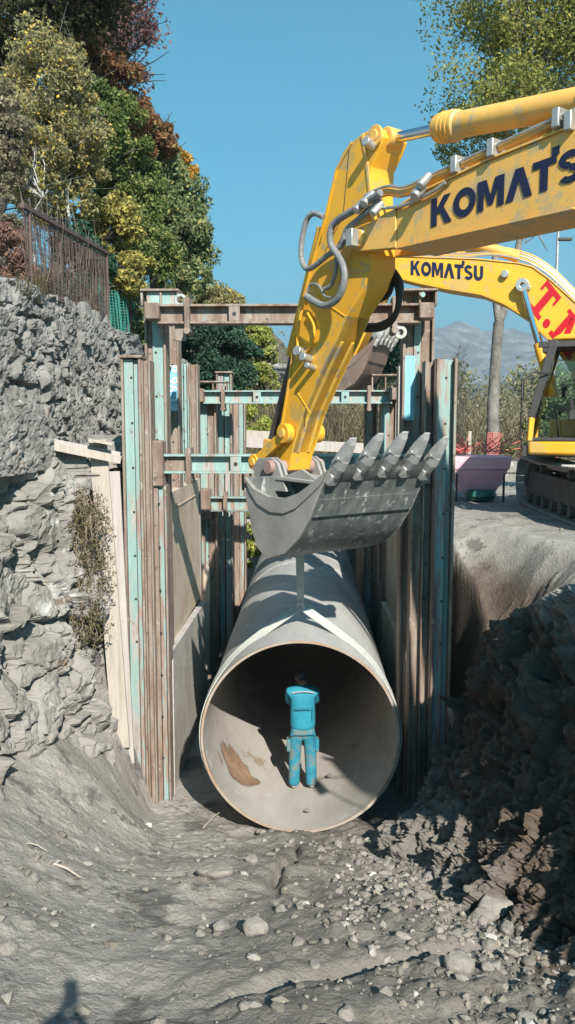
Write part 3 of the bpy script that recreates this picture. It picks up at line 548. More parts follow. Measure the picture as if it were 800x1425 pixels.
# concrete crust at the foot of the left post
rock(P(190, 1118, 10.85)+Vector((-.05, 0, .0)), .26, 2, 'crusty lump of white concrete at the foot of the left shoring posts', squash=(1, .5, 1)).data = (lambda me: (me.materials.clear(), me.materials.append(mat('flaky_white_concrete', [(.4, (.22, .2, .18)), (.52, (.5, .5, .48)), (.7, (.66, .66, .64))], 8, rough=.9, bump=.8)), me)[2])(RM[2].copy())
rock(P(158, 1085, 10.7), .30, 5, 'brown stained clod of earth left of the white concrete lump', squash=(.8, .6, 1.1))

# ------------------------------------------------------------------ pipe
PX, PZ, PR, PTH, PY0, PY1 = P(417.5, 1027, 10.0).x, 0, 1.30, .035, 10.0, 22.0
PZ = P(417.5, 1027, 10.0).z
t = thing('steel_pipe', 'huge grey steel pipe lying in the shored trench with its open end facing the ramp', 'pipe', (PX, PY0, PZ-PR))
def tubewall(r0, y0, y1, nseg=96, ny_=40, dn=0.0, inward=False):
    vs, fs = [], []
    for j in range(ny_+1):
        yy = y0+(y1-y0)*j/ny_
        for k in range(nseg):
            a = 2*math.pi*k/nseg; rr = r0+dn*math.sin(3*a+yy)*.3+dn*math.sin(7*a-2*yy)*.2; vs.append((PX+rr*math.sin(a), yy, PZ+rr*math.cos(a)))
    for j in range(ny_):
        for k in range(nseg): fs.append((j*nseg+k, j*nseg+(k+1) % nseg, (j+1)*nseg+(k+1) % nseg, (j+1)*nseg+k))
    return MB().add(vs, fs)
tubewall(PR, PY0, PY1, dn=.01).build('outer_wall', 'pipe', t, smooth=60)
tubewall(PR-PTH, PY0, PY1, dn=.01).build('inner_wall', 'pipe_in', t, smooth=60)
MB().ring((PX, PY0, PZ), (0, 1, 0), PR-PTH+.001, PR-.001, .012, 96).build('rim', 'rim', t)
for yy in (16.0,): MB().ring((PX, yy, PZ), (0, 1, 0), PR-.01, PR+.012, .05, 96).build('weld_seam', 'pipe', t)
M['rustpatch'] = mat('brown_rust_stain', [(.35, (.17, .10, .06)), (.6, (.27, .18, .12))], 4, rough=.9, bump=.3)
def fade(m, c, rad):
    t = m.node_tree; N = t.nodes; K = t.links; tc = N.new('ShaderNodeTexCoord'); d = N.new('ShaderNodeVectorMath'); d.operation = 'DISTANCE'; K.new(tc.outputs['Object'], d.inputs[0]); d.inputs[1].default_value = c
    n = N.new('ShaderNodeTexNoise'); n.inputs['Scale'].default_value = 4.5; n.inputs['Detail'].default_value = 8; K.new(tc.outputs['Object'], n.inputs[0])
    a = N.new('ShaderNodeMath'); a.operation = 'MULTIPLY_ADD'; K.new(n.outputs[0], a.inputs[0]); a.inputs[1].default_value = 1.3; q = N.new('ShaderNodeMath'); q.operation = 'MULTIPLY'; K.new(d.outputs['Value'], q.inputs[0]); q.inputs[1].default_value = -1/rad; K.new(q.outputs[0], a.inputs[2])
    r = N.new('ShaderNodeMapRange'); r.inputs[1].default_value = -.16; r.inputs[2].default_value = .10; K.new(a.outputs[0], r.inputs[0]); K.new(r.outputs[0], N['Principled BSDF'].inputs['Alpha'])
fa = R(228); fade(M['rustpatch'], (1.26*math.sin(fa), .98, PR+1.26*math.cos(fa)), .52)
vs, fs = [], []; ka = 14; kb = 14       # rust stain: thin ragged sheet on the inner wall
for j in range(kb+1):
    for k in range(ka+1):
        u, v_ = k/ka, j/kb; a = R(206+44*u); yy = PY0+.28+1.5*v_
        rr = PR-PTH-.016; vs.append((PX+rr*math.sin(a), yy, PZ+rr*math.cos(a)))
for j in range(kb):
    for k in range(ka): fs.append((j*(ka+1)+k, j*(ka+1)+k+1, (j+1)*(ka+1)+k+1, (j+1)*(ka+1)+k))
MB().add(vs, fs).build('rust_stain', 'rustpatch', t)
# muck on the pipe floor near the rim
rock((PX+.1, 10.45, PZ-PR+.08), .05, 1, 'small crumb of soil lying on the pipe floor behind the boots'); rock((PX+.42, 11.4, PZ-PR+.16), .05, 4, 'dark crumb lying in the pipe just right of the boots')
for k in range(16):
    rock((PX+random.uniform(-.6, .85), 9.86+random.uniform(-.12, .08), hq(PX, 9.86)+.0), random.uniform(.03, .075), k, 'clod of earth pressed against the bottom rim of the pipe', 'clods along the bottom rim of the pipe')

# ------------------------------------------------------------------ sling
t = thing('lifting_sling', 'grey webbing sling hanging from the bucket and wrapped round the pipe', 'sling', tuple(P(418, 852, 11.0)))
def ribbon(ctr, wid, nrm, th=.012):
    b = MB(); n = len(ctr); vs = []
    for i in range(n):
        c = Vector(ctr[i]); wv = Vector(wid[i]); nv = Vector(nrm[i])*th
        vs += [c-wv, c+wv, c+wv+nv, c-wv+nv]
    fs = []
    for i in range(n-1):
        for k in range(4): fs.append((i*4+k, i*4+(k+1) % 4, (i+1)*4+(k+1) % 4, (i+1)*4+k))
    fs += [(0, 1, 2, 3), tuple((n-1)*4+k for k in (3, 2, 1, 0))]; return b.add(vs, fs)
ap = P(418, 850, 10.85); ap.z = PZ+PR+.24; THT = math.acos(PR/(PR+.24))
tp = P(416, 700, 10.35)
ribbon([tp, tp.lerp(ap, .4)+Vector((.005, 0, 0)), ap+Vector((0, 0, .10)), ap], [(.060, 0, 0), (.060, 0, 0), (.05, 0, 0), (.06, 0, 0)], [(0, -1, .1)]*4).build('vertical_strap', 'sling', t)
for sg in (-1, 1):
    c, wv, nv = [], [], []
    for k in range(29):
        th = R(180)*k/28; yy = ap.y-.74*min(1, (th/R(72)))**1.1 if th < R(72) else ap.y-.74
        rr = .014+(PR/math.cos(THT-th) if th < THT else PR); dr = Vector((sg*math.sin(th), 0, math.cos(th))); c.append(Vector((PX, yy, PZ))+dr*rr+Vector(((ap.x-PX)*max(0, 1-th/.4), 0, 0)))
        dy = -.74*1.1*(th/R(72))**.1/R(72) if th < R(72) else 0
        tg = Vector((sg*math.cos(th)*PR, dy, -math.sin(th)*PR)).normalized(); tw = .75*max(0, 1-th/R(75)); wv.append((tg.cross(dr).normalized()*(1 if tg.cross(dr).y > 0 else -1)+dr*tw).normalized()*.070); nv.append((dr-Vector((0, tw, 0))).normalized())
    ribbon(c, wv, nv).build('wrapped_strap', 'sling', t)
ring = MB().ring(ap+Vector((0, -.01, .02)), (0, 1, 0), .03, .055, .05, 16).build('choker_ring', 'steel', t)

# ------------------------------------------------------------------ people
def skinbody(name, joints, edges, m, parent, root=0, sub=2, smooth=True):
    org = Vector(parent['_o']); me = bpy.data.meshes.new(name); me.from_pydata([Vector(j[0])-org for j in joints], edges, []); o = bpy.data.objects.new(name, me); C.objects.link(o); o.parent = parent; o['_o'] = tuple(org)
    md = o.modifiers.new('skin', 'SKIN'); md.use_smooth_shade = True; md.branch_smoothing = .4
    sv = me.skin_vertices[0].data if me.skin_vertices else None
    if sv is None:
        b = bmesh.new(); b.from_mesh(me); b.verts.layers.skin.verify(); b.to_mesh(me); b.free(); sv = me.skin_vertices[0].data
    for k, j in enumerate(joints): sv[k].radius = j[1] if isinstance(j[1], tuple) else (j[1], j[1]); sv[k].use_root = (k == root)
    sb = o.modifiers.new('sub', 'SUBSURF'); sb.levels = sub; sb.render_levels = sub; me.materials.append(M[m]); return o
def person(loc, yaw, label, top, legs, arms, head_tilt=(0, .10, -.04), sc=1., hat=True, raised=False, wide=1.0):
    """faces +y before yaw; z=0 at the soles"""
    t = thing('person', label, 'person', loc); Mt = Matrix.Translation(Vector(loc))@Matrix.Rotation(yaw, 4, 'Z')@Matrix.Scale(sc, 4)
    q = lambda *a: Mt@Vector(a)
    def rr(a): return tuple(x*sc for x in a) if isinstance(a, tuple) else a*sc
    # body: one continuous skin from feet to head and hands
    J = [((0, 0, .95), (.15, .11)), ((0, .01, 1.12), (.14, .105)), ((0, .03, 1.30), (.165, .12)), ((0, .05, 1.42), (.15, .10)), ((0, .08, 1.50), .058), ((head_tilt[0], head_tilt[1]+.04, 1.60+head_tilt[2]), (.075, .085)), ((head_tilt[0], head_tilt[1]+.05, 1.70+head_tilt[2]), (.08, .095))]
    E = [(0, 1), (1, 2), (2, 3), (3, 4), (4, 5), (5, 6)]
    for s in (-1, 1):
        b = len(J); J += [((s*.10, 0, .86), .095), ((s*.115, .01, .50), .062), ((s*.12, -.02, .12), .042), ((s*.13, .0, .05), .038), ((s*.15, .12, .035), .036)]
        E += [(0, b), (b, b+1), (b+1, b+2), (b+2, b+3), (b+3, b+4)]
        el, ha = arms[0 if s < 0 else 1]
        b = len(J); mid = [(el[k]*.25+ha[k]*.75) for k in range(3)]
        J += [((s*.15, .05, 1.40), .045), ((s*el[0], el[1], el[2]), .042), ((s*ha[0], ha[1], ha[2]), .028)]; E += [(3, b), (b, b+1), (b+1, b+2)]
        # palm in the body, fingers as their own chains rooted inside it
        e2 = Vector((s*el[0], el[1], el[2])); h2 = Vector((s*ha[0], ha[1], ha[2])); d = (h2-e2).normalized(); pb = len(J); J += [(tuple(h2+d*.07), (.036, .018))]; E += [(b+2, pb)]
        J_f = []
        sd_ = d.cross(Vector((0, 0, 1))); sd_ = sd_.normalized() if sd_.length > .1 else Vector((1, 0, 0)); cu_ = d.cross(sd_).normalized()
        for fi, (off, ln) in enumerate(((-.027, .075), (-.009, .085), (.009, .08), (.027, .062))):
            base = h2+d*.08+sd_*off; J_f.append(([base, base+d*ln*.55+cu_*.008, base+d*ln*.85+cu_*.03], (.0095, .0085, .0075)))
        base = h2+d*.03-sd_*.02; J_f.append(([base, base+d*.035-sd_*.035, base+d*.07-sd_*.04+cu_*.015], (.012, .010, .009)))
        for chain, rad in J_f: skinbody('finger', [(tuple(q(*p)), r*sc) for p, r in zip(chain, rad)], [(0, 1), (1, 2)], 'skin', t, 0, 1)
    skinbody('body', [(tuple(q(*j[0])), rr(j[1])) for j in J], E, 'skin', t)
    # trousers
    J = [((0, -.005, 1.0), (.165*wide, .12)), ((0, -.01, .90), (.17*wide, .13))]; E = [(0, 1)]
    for s in (-1, 1):
        b = len(J); J += [((s*.10, -.01, .78), .112), ((s*.112, .01, .50), .092), ((s*.118, -.005, .30), .088), ((s*.122, -.01, .10), .085), ((s*.122, -.01, .06), .083)]; E += [(1, b), (b, b+1), (b+1, b+2), (b+2, b+3), (b+3, b+4)]
    tr = skinbody('trousers', [(tuple(q(*j[0])), rr(j[1])) for j in J], E, legs, t)
    # shirt with sleeves
    J = [((0, 0, .86), (.185*wide, .14)), ((0, .0, .95), (.19*wide, .14)), ((0, .01, 1.10), (.19*wide, .14)), ((0, .03, 1.30), (.205*wide, .145)), ((0, .055, 1.44), (.165*wide, .11)), ((0, .07, 1.50), .075)]; E = [(0, 1), (1, 2), (2, 3), (3, 4), (4, 5)]
    for s in (-1, 1):
        el, ha = arms[0 if s < 0 else 1]; b = len(J); md_ = [(el[k]*.25+ha[k]*.75) for k in range(3)]
        J += [((s*.19, .035, 1.42), .078), ((s*el[0], el[1], el[2]), .058), ((s*md_[0], md_[1], md_[2]), .045)]; E += [(4, b), (b, b+1), (b+1, b+2)]
    sh = skinbody('shirt', [(tuple(q(*j[0])), rr(j[1])) for j in J], E, top, t)
    for s in (-1, 1):
        bt = MB(); pts = [((s*.125, -.07, .045), .05), ((s*.127, -.02, .05), .056), ((s*.14, .07, .045), .052), ((s*.155, .15, .035), .045), ((s*.16, .19, .03), .03)]
        skinbody('boot', [(tuple(q(*p)), (r*sc, r*sc*.85)) for p, r in pts]+[(tuple(q(s*.122, -.02, .13)), .052*sc)], [(0, 1), (1, 2), (2, 3), (3, 4), (1, 5)], 'bootm', t, 1)
    # hair / helmet and face
    hc = Vector((head_tilt[0], head_tilt[1]+.05, 1.70+head_tilt[2]))
    b = bmesh.new(); bmesh.ops.create_uvsphere(b, u_segments=24, v_segments=14, radius=.118); vs = [v.co.copy() for v in b.verts]; fs = [[v.index for v in f_.verts] for f_ in b.faces if f_.calc_center_median().z > -.02-(.05 if f_.calc_center_median().y < 0 else 0)]; b.free()
    MB().add([q(*(hc+Vector((v.x*.92, v.y*1.08, v.z+.01)))) for v in vs], fs).build('helmet' if hat else 'hair', 'helmet' if hat else 'darkbark', t)
    for s in (-1, 1):
        MB().tube([q(*(hc+Vector((s*.083, -.0, -.055)))), q(*(hc+Vector((s*.098, -.005, -.04)))), q(*(hc+Vector((s*.083, 0, -.015))))], .012*sc, 8).build('ear', 'skin', t)
        MB().tube([q(*(hc+Vector((s*.032, .088, -.02)))), q(*(hc+Vector((s*.032, .100, -.02))))], .011*sc, 8).build('eye', 'black', t)
    MB().tube([q(*(hc+Vector((0, .092, -.02)))), q(*(hc+Vector((0, .118, -.055)))), q(*(hc+Vector((0, .095, -.062))))], [.008*sc, .015*sc, .012*sc], 8).build('nose', 'skin', t)
    MB().tube([q(*(hc+Vector((-.025, .09, -.088)))), q(*(hc+Vector((0, .098, -.09)))), q(*(hc+Vector((.025, .09, -.088))))], .006*sc, 6).build('mouth', 'rustpatch', t)
    return t, q, sh, tr
wl = P(421, 1098, 11.2); wl.z = PZ-PR+PTH+.012
t, q, sh, tr = person(wl, R(3), 'worker in dusty cyan work clothes standing with his back turned inside the pipe', 'shirt', 'trousers', [((.185, .20, 1.20), (.06, .42, 1.26)), ((.19, .20, 1.20), (.06, .42, 1.28))], head_tilt=(0, .20, -.13), sc=1.03, wide=1.02)
# yoke tape, back pocket flap, cargo pockets
def onback(u, z, d=.0): return q(u, -.145+.16*max(0, z-1.28)-d+.55*u*u, z)
MB().tube([onback(u, 1.445-.9*u*u, .0)+Vector((0, .045, 0)) for u in np.linspace(-.16, .16, 9)], .010, 6).build('shoulder_tape', 'reflect', sh)
M['seam'] = mat('dark_blue_seam', [(.3, (.01, .12, .22)), (.7, (.015, .15, .26))], 5, rough=.9, bump=0)
for pl in ([(-.125, 1.235), (.135, 1.235)], [(.135, 1.235), (.135, 1.06)], [(-.10, 1.215), (.11, 1.215)], [(-.17, .845), (.17, .845)]):
    MB().tube([onback(pl[0][0]+(pl[1][0]-pl[0][0])*k/6, pl[0][1]+(pl[1][1]-pl[0][1])*k/6, .004) for k in range(7)], .006, 6).build('seam', 'seam', sh)
for s in (-1, 1):
    MB().obox(q(s*.20, -.01, .66), q(s*.20+.028, -.01, .66)-q(s*.20, -.01, .66), q(s*.20, .07, .66)-q(s*.20, 0, .66), Vector((0, 0, .09))).build('cargo_pocket', 'trousers', tr, bevel=.012)

# photographer behind the camera, holding the phone up: his shadow falls on the ramp
ph = (.0, -.40, hq(0, -.40))
t, q, sh, tr = person(ph, 0, 'photographer in a dark jacket holding up a phone, seen only as a shadow', 'cloth_dark', 'cloth_dark', [((.30, .20, 1.36), (.075, .30, 1.56)), ((.30, .20, 1.36), (.075, .30, 1.56))], head_tilt=(0, .02, -.08), sc=.99, hat=True, wide=1.15)
o = MB().box(-.045, .045, -.022, -.010, 1.575, 1.735).build('mobile_phone', 'black', None, loc=(0, -.016, 1.65), bevel=.003); tag(o, 'black mobile phone held upright in both hands by the photographer', 'phone')

scatter_stones(900, lambda n: np.stack([RNG.uniform(2.3, 7.5, n), RNG.uniform(8.2, 22, n)], -1), 'site_gravel', 'sparse small stones and crumbs on the level ground in front of the second excavator', .006, .05)
# ------------------------------------------------------------------ boards, fences
def board(name, a, b, wd, th, up, m, label, group=None):
    o = MB().bar(a, b, wd, th, up).build(name, m, None, loc=tuple((Vector(a)+Vector(b))/2), bevel=.004); return tag(o, label, 'plank', group)
board('plank', P(44, 610, 10.55), P(166, 634, 10.95), .16, .10, (0, 0, 1), 'wood_grey', 'thick weathered plank lying level on edge between the rock cut and the first shoring post')
board('plank', P(50, 616, 10.42), P(168, 640, 10.82), .05, .11, (0, 0, 1), 'wood', 'pale sunlit plank edge fixed along the front of the level weathered plank')
board('plank', P(136, 612, 10.85), P(169, 1040, 10.78), .24, .045, (0, 1, 0), 'wood', 'tall whitish board standing upright between the hanging weeds and the shoring post')
board('plank', P(157, 656, 10.92), P(178, 1062, 10.88), .19, .045, (0, 1, 0), 'wood_grey', 'greyer upright board directly against the first turquoise post')
board('plank', P(122, 612, 10.62), P(155, 618, 10.72), .26, .035, (0, 0, 1), 'wood', 'short pale board lying flat on top of the tall upright board')
board('timber_beam', P(336, 615, 22.5), P(548, 626, 22.5), .3, .28, (0, 0, 1), 'wood_grey', 'long pale timber beam lying across the far end of the trench')
board('timber_beam', P(340, 604, 23.4), P(392, 606, 23.4), .3, .22, (0, 0, 1), 'wood', 'short pale timber stacked behind the long beam left of the yellow arm')

def mesh_fence(pa, pb, name, label, hpost):
    pass
t = thing('mesh_fence', 'rusty brown mesh fence standing on top of the rubble wall', 'fence', (-3.65, 12.5, 3.4))
A0, A1 = P(10, 286, 10.35), P(131, 352, 14.7); B0, B1 = P(12, 404, 10.35), P(128, 441, 14.7)
A0.x = A1.x = B0.x = B1.x = -3.62
for k, s in enumerate((.06, .99)):
    a, b = A0.lerp(A1, s), B0.lerp(B1, s); MB().cyl(b-Vector((0, 0, .85 if k else .3)), a, .028, 10).build('post', 'ygreen', t)
MB().bar(A0, A1, .06, .06).build('top_rail', 'ygreen', t, bevel=.005); MB().cyl(B0, B1, .012, 8).build('bottom_rail', 'ygreen', t)
b = MB()
for k in range(1, 84):
    s = k/84; wv = .02*math.sin(k*1.7); a_, b_ = A0.lerp(A1, s), B0.lerp(B1, s); b.tube([a_, a_.lerp(b_, .5)+Vector((wv, 0, 0)), b_], .0045, 4, False)
for k in range(1, 26):
    s = k/26; b.tube([A0.lerp(B0, s)+Vector((.006, 0, .01*math.sin(k*3))), A1.lerp(B1, s)], .0035, 4, False)
b.build('mesh', 'ygreen', t, smooth=0)
b = MB(); rr = random.Random(5)
for k in range(190):   # dry climbers woven in the mesh
    s = rr.random(); u = rr.random()**.7; p = A0.lerp(A1, s).lerp(B0.lerp(B1, s), u); q_ = p+Vector((rr.uniform(-.1, .05), rr.uniform(-.12, .12), rr.uniform(.1, .55))); b.tube([p, p.lerp(q_, .5)+Vector((0, .03, 0)), q_], .004, 3, False)
M['twig'] = mat('dry_twigs', [(.3, (.16, .12, .095)), (.7, (.30, .25, .20))], 5, rough=1, bump=0)
b.build('dry_climber', 'twig', t, smooth=0)
t = thing('net_fence', 'sagging green plastic net fence on the slope behind the mesh fence', 'fence', (-3.8, 16, 3.2))
M['greennet'] = mat('green_plastic_net', [(.3, (.03, .20, .16)), (.7, (.05, .28, .22))], 5, rough=.6, bump=0)
b = MB(); n0 = P(138, 395, 15.2); n1 = P(198, 432, 19.5); h0 = 1.35
for k in range(60): 
    s = k/59; p = n0.lerp(n1, s)+Vector((.12*math.sin(k*.55), 0, 0)); b.tube([p, p+Vector((.05, 0, -h0*.5)), p+Vector((0, .03, -h0))], .006, 4, False)
for j in range(24):
    b.tube([n0.lerp(n1, k/59)+Vector((.12*math.sin(k*.55), 0, -h0*j/23)) for k in range(60)], .005, 4, False)
b.build('net', 'greennet', t, smooth=0)
for s in (0, .5, 1): MB().cyl(n0.lerp(n1, s)+Vector((0, 0, .1)), n0.lerp(n1, s)+Vector((0, 0, -1.6)), .02, 8).build('post', 'greennet', t)

# ------------------------------------------------------------------ foliage
def leaves(n, ctrs, rad, size, seed, flat=.8, droop=0.):
    g_ = np.random.default_rng(seed); ci = g_.integers(0, len(ctrs), n); c = ctrs[ci]; d = g_.normal(size=(n, 3)); d /= np.linalg.norm(d, axis=1)[:, None]
    p = c+d*(rad[ci]*g_.random(n)**.45)[:, None]*np.array([1, 1, flat]); p[:, 2] -= droop*g_.random(n)
    u = g_.normal(size=(n, 3)); u[:, 2] -= droop*2.2; u /= np.linalg.norm(u, axis=1)[:, None]; nn = g_.normal(size=(n, 3)); v = np.cross(u, nn); v /= np.linalg.norm(v, axis=1)[:, None]
    s = size*(.6+.8*g_.random(n))[:, None]; u = u*s; v = v*s*.55
    V = np.stack([p-u, p+v*.9-u*.1, p+u, p-v*.9-u*.1], 1).reshape(-1, 3); return V, np.arange(n*4).reshape(-1, 4)
def tree(name, label, base, blobs, lm, nleaf, lsize, trunk_r=.12, nclump=60, bark='darkbark', clump_r=.35, seed=1, droop=0., group=None, limbs=26, cat='tree', fork=None, twigs=0):
    """blobs: list of (centre Vector, rx, rz)"""
    base = Vector(base); t = thing(name, label, cat, tuple(base), group); g_ = np.random.default_rng(seed); rr = random.Random(seed); ctr = []; rad = []
    vol = np.array([b_[1]**2*b_[2] for b_ in blobs]); cnt = np.maximum(4, (nclump*vol/vol.sum()).astype(int))
    for (c, rx, rz), k in zip(blobs, cnt):
        d = g_.normal(size=(k, 3)); d /= np.linalg.norm(d, axis=1)[:, None]; r_ = (.35+.68*g_.random(k)**.6)[:, None]; ctr.append(np.array(c)+d*r_*np.array([rx, rx, rz])); rad.append(clump_r*(rx if rx < 1.5 else 1.5)*(.5+.9*g_.random(k)))
    ctr = np.vstack(ctr); rad = np.concatenate(rad)
    V, Fq = leaves(int(nleaf*1.55), ctr, rad, lsize*.78, seed+5, droop=droop); npmesh('crown', V, Fq, lm, t)
    topc = max((Vector(b_[0]) for b_ in blobs), key=lambda v: v.z); b = MB()
    path = [base-Vector((0, 0, .3))]+[base.lerp(topc, k/7)+Vector((rr.uniform(-.1, .1), rr.uniform(-.1, .1), 0))*(1+k*.25) for k in range(1, 8)]
    b.tube(path, [trunk_r*(1-.11*k) for k in range(8)], 9)
    sel = list(range(len(ctr))); rr.shuffle(sel)
    for k in sel[:limbs]:
        e = Vector(ctr[k]); st = min(path[1:7], key=lambda p_: abs(p_.z-(e.z-.45*(Vector((e.x-p_.x, e.y-p_.y, 0)).length)))); m_ = st.lerp(e, .5)+Vector((rr.uniform(-.15, .15), rr.uniform(-.15, .15), -.12*(e-st).length+.1)); b.tube([st, m_, e], [trunk_r*.38, trunk_r*.22, trunk_r*.07], 5, False)
        for j in range(twigs): f_ = e+Vector((rr.gauss(0, .5), rr.gauss(0, .5), rr.gauss(.25, .4)))*clump_r*2.; b.tube([m_.lerp(e, .6), e.lerp(f_, .5), f_], [trunk_r*.08, trunk_r*.06, trunk_r*.03], 3, False)
    b.build('trunk', bark, t, smooth=60); return t
LM = {
 'purple': leafmat('purple_brown_leaves', [(0, (0.109, 0.070, 0.083)), (.5, (0.192, 0.115, 0.115)), (1, (0.307, 0.192, 0.154))]),
 'rust': leafmat('rust_red_leaves', [(0, (.13, .07, .045)), (.45, (.24, .125, .07)), (.8, (.33, .20, .10)), (1, (.18, .19, .08))]),
 'darkoliv': leafmat('dark_olive_leaves', [(0, (0.038, 0.045, 0.026)), (.6, (0.077, 0.083, 0.045)), (1, (0.141, 0.128, 0.070))]),
 'olive': leafmat('grey_olive_leaves', [(0, (0.154, 0.154, 0.083)), (.55, (0.282, 0.269, 0.141)), (.86, (0.410, 0.371, 0.179)), (.93, (0.700, 0.512, 0.102)), (1, (.46, .36, .12))]),
 'green': leafmat('fresh_green_leaves', [(0, (0.070, 0.109, 0.038)), (.6, (0.154, 0.205, 0.070)), (.93, (0.307, 0.333, 0.128)), (1, (.46, .36, .12))]),
 'weep': leafmat('soft_green_leaves', [(0, (0.083, 0.122, 0.058)), (.6, (0.186, 0.230, 0.109)), (.93, (0.346, 0.371, 0.192)), (1, (.46, .36, .12))]),
 'yellow': leafmat('yellow_autumn_leaves', [(0, (0.12, 0.14, 0.05)), (.4, (0.28, 0.26, 0.085)), (1, (0.58, 0.50, 0.15))]),
 'orange': leafmat('orange_autumn_leaves', [(0, (0.282, 0.154, 0.038)), (.5, (0.538, 0.307, 0.064)), (1, (0.700, 0.486, 0.102))]),
 'conifer': leafmat('dark_blue_green_needles', [(0, (0.023, 0.051, 0.036)), (.6, (0.045, 0.096, 0.064)), (1, (0.077, 0.141, 0.096))], .15),
 'bright': leafmat('yellow_green_leaves', [(0, (0.154, 0.205, 0.045)), (.5, (0.307, 0.358, 0.090)), (1, (0.538, 0.512, 0.166))]),
 'tall': leafmat('thin_yellow_green_leaves', [(0, (0.128, 0.154, 0.045)), (.5, (0.243, 0.256, 0.077)), (1, (0.384, 0.346, 0.102))]),
 'farwood': leafmat('hazy_grey_green_leaves', [(0, (0.090, 0.096, 0.051)), (.6, (0.166, 0.179, 0.090)), (1, (0.282, 0.243, 0.141))], .2),
 'brush': leafmat('dry_brush', [(0, (0.128, 0.115, 0.070)), (.5, (0.243, 0.218, 0.141)), (1, (0.371, 0.333, 0.230))]),
 'weed': leafmat('dry_weeds', [(0, (0.064, 0.077, 0.032)), (.5, (0.166, 0.154, 0.077)), (1, (0.333, 0.282, 0.166))]),
 'redbranch': leafmat('reddish_grey_leaves', [(0, (0.166, 0.102, 0.090)), (.5, (0.282, 0.166, 0.128)), (1, (0.384, 0.230, 0.166))]),
}
def blob(px, py, Yd, rpx, rzpx=None): return (P(px, py, Yd), rpx*Yd/FPX, (rzpx or rpx)*Yd/FPX)
G1 = 'autumn trees on the slope above the wall'
def base_at(px, Yd): x = P(px, 500, Yd).x; return (x, Yd, hq(x, Yd)-.1)
tree('oak_tree', 'dark brown leaved tree filling the top left corner of the picture', base_at(-40, 19), [blob(20, 10, 19, 90, 90), blob(100, -50, 19, 90, 80), blob(-40, 90, 19, 80)], LM['darkoliv'], 26000, .085, .3, 130, seed=3, clump_r=.38, limbs=60)
tree('beech_tree', 'purple brown tree with half bare twigs standing out against the sky at top left', base_at(80, 23), [blob(150, 50, 23, 62, 60), blob(110, -10, 23, 80, 50), blob(178, 105, 23, 38, 40)], LM['purple'], 7500, .08, .25, 110, seed=4, clump_r=.42, limbs=100, twigs=5)
tree('beech_tree', 'rust red tree along the skyline below the purple one', base_at(130, 26), [blob(178, 140, 22.5, 46, 50), blob(212, 195, 23, 36, 42), blob(120, 110, 22, 50, 50), blob(228, 180, 23, 14, 12)], LM['rust'], 15000, .09, .2, 90, seed=5, clump_r=.38, limbs=50, twigs=2)
tree('birch_tree', 'tall sparse grey olive tree with thin white trunk just above the mesh fence', base_at(62, 15.5), [blob(60, 120, 15.5, 60, 75), blob(40, 210, 15, 60, 80), blob(110, 200, 16, 48, 80)], LM['olive'], 24000, .05, .045, 150, 'palebark', seed=6, clump_r=.34, limbs=40, twigs=1)
tree('birch_tree', 'slender white stemmed birch with few leaves left of the weeping green tree', base_at(98, 16), [blob(98, 190, 16, 26, 90)], LM['olive'], 5000, .045, .06, 50, 'palebark', seed=61, clump_r=.4, limbs=40, twigs=2)
tree('birch_tree', 'very thin bare white stem rising from behind the left end of the mesh fence', base_at(48, 14.5), [blob(44, 250, 14.5, 22, 70)], LM['yellow'], 1600, .045, .045, 30, 'palebark', seed=62, clump_r=.4, limbs=26, twigs=2)
tree('bush', 'grey half bare thicket at the left edge above the mesh fence', base_at(5, 13.5), [blob(8, 200, 13.5, 34, 70), blob(5, 290, 13.5, 30, 60)], LM['brush'], 9000, .045, .05, 60, seed=63, clump_r=.36, limbs=50, twigs=4, cat='bush')
tree('maple_tree', 'fresh green tree in the middle of the wooded slope', base_at(140, 19.5), [blob(155, 190, 19.5, 48, 60), blob(170, 245, 20, 45, 40), blob(130, 140, 19, 34, 40)], LM['green'], 21000, .065, .14, 110, seed=7, clump_r=.34, limbs=40)
tree('willow_tree', 'tall soft green tree with drooping leaves at the right end of the wooded slope', base_at(225, 24), [blob(235, 270, 24, 44, 55), blob(240, 330, 23.5, 48, 60), blob(215, 220, 25, 36, 34), blob(262, 380, 23, 30, 28)], LM['weep'], 30000, .085, .2, 150, seed=8, clump_r=.33, droop=.28, limbs=50)
tree('maple_tree', 'small orange topped tree peeping out at the skyline above the soft green one', base_at(235, 29), [blob(258, 228, 29, 18, 12), blob(235, 215, 29, 24, 14), blob(262, 250, 29, 15, 15)], LM['orange'], 3500, .085, .12, 34, seed=9, clump_r=.4)
tree('maple_tree', 'golden yellow leaved young tree behind the mesh fence', base_at(80, 17), [blob(75, 275, 17, 34, 34), blob(45, 180, 17, 30, 60), blob(88, 240, 17, 24, 26)], LM['yellow'], 6500, .05, .05, 60, seed=10, clump_r=.33, bark='palebark')
tree('hazel_bush', 'bright yellow green bush beside the top of the left shoring posts', base_at(180, 17.5), [blob(158, 310, 17.5, 42, 34), blob(178, 375, 17, 34, 36), blob(150, 350, 17.5, 28, 30)], LM['yellow'], 8500, .062, .06, 75, seed=11, clump_r=.32, cat='bush')
tree('hazel_bush', 'olive green shrubs between the mesh fence and the soft green tree', base_at(130, 19), [blob(180, 300, 20, 50, 40), blob(205, 350, 19, 40, 40), blob(120, 310, 18, 36, 34)], LM['green'], 13000, .06, .06, 80, seed=12, clump_r=.34, cat='bush')
tree('ivy_bush', 'dark ivy covered bush hanging behind the top rail of the mesh fence', base_at(95, 16), [blob(95, 335, 16, 34, 26), blob(125, 375, 16, 34, 34), blob(110, 410, 15.5, 30, 20)], LM['conifer'], 9000, .05, .05, 60, seed=13, clump_r=.36, cat='bush')
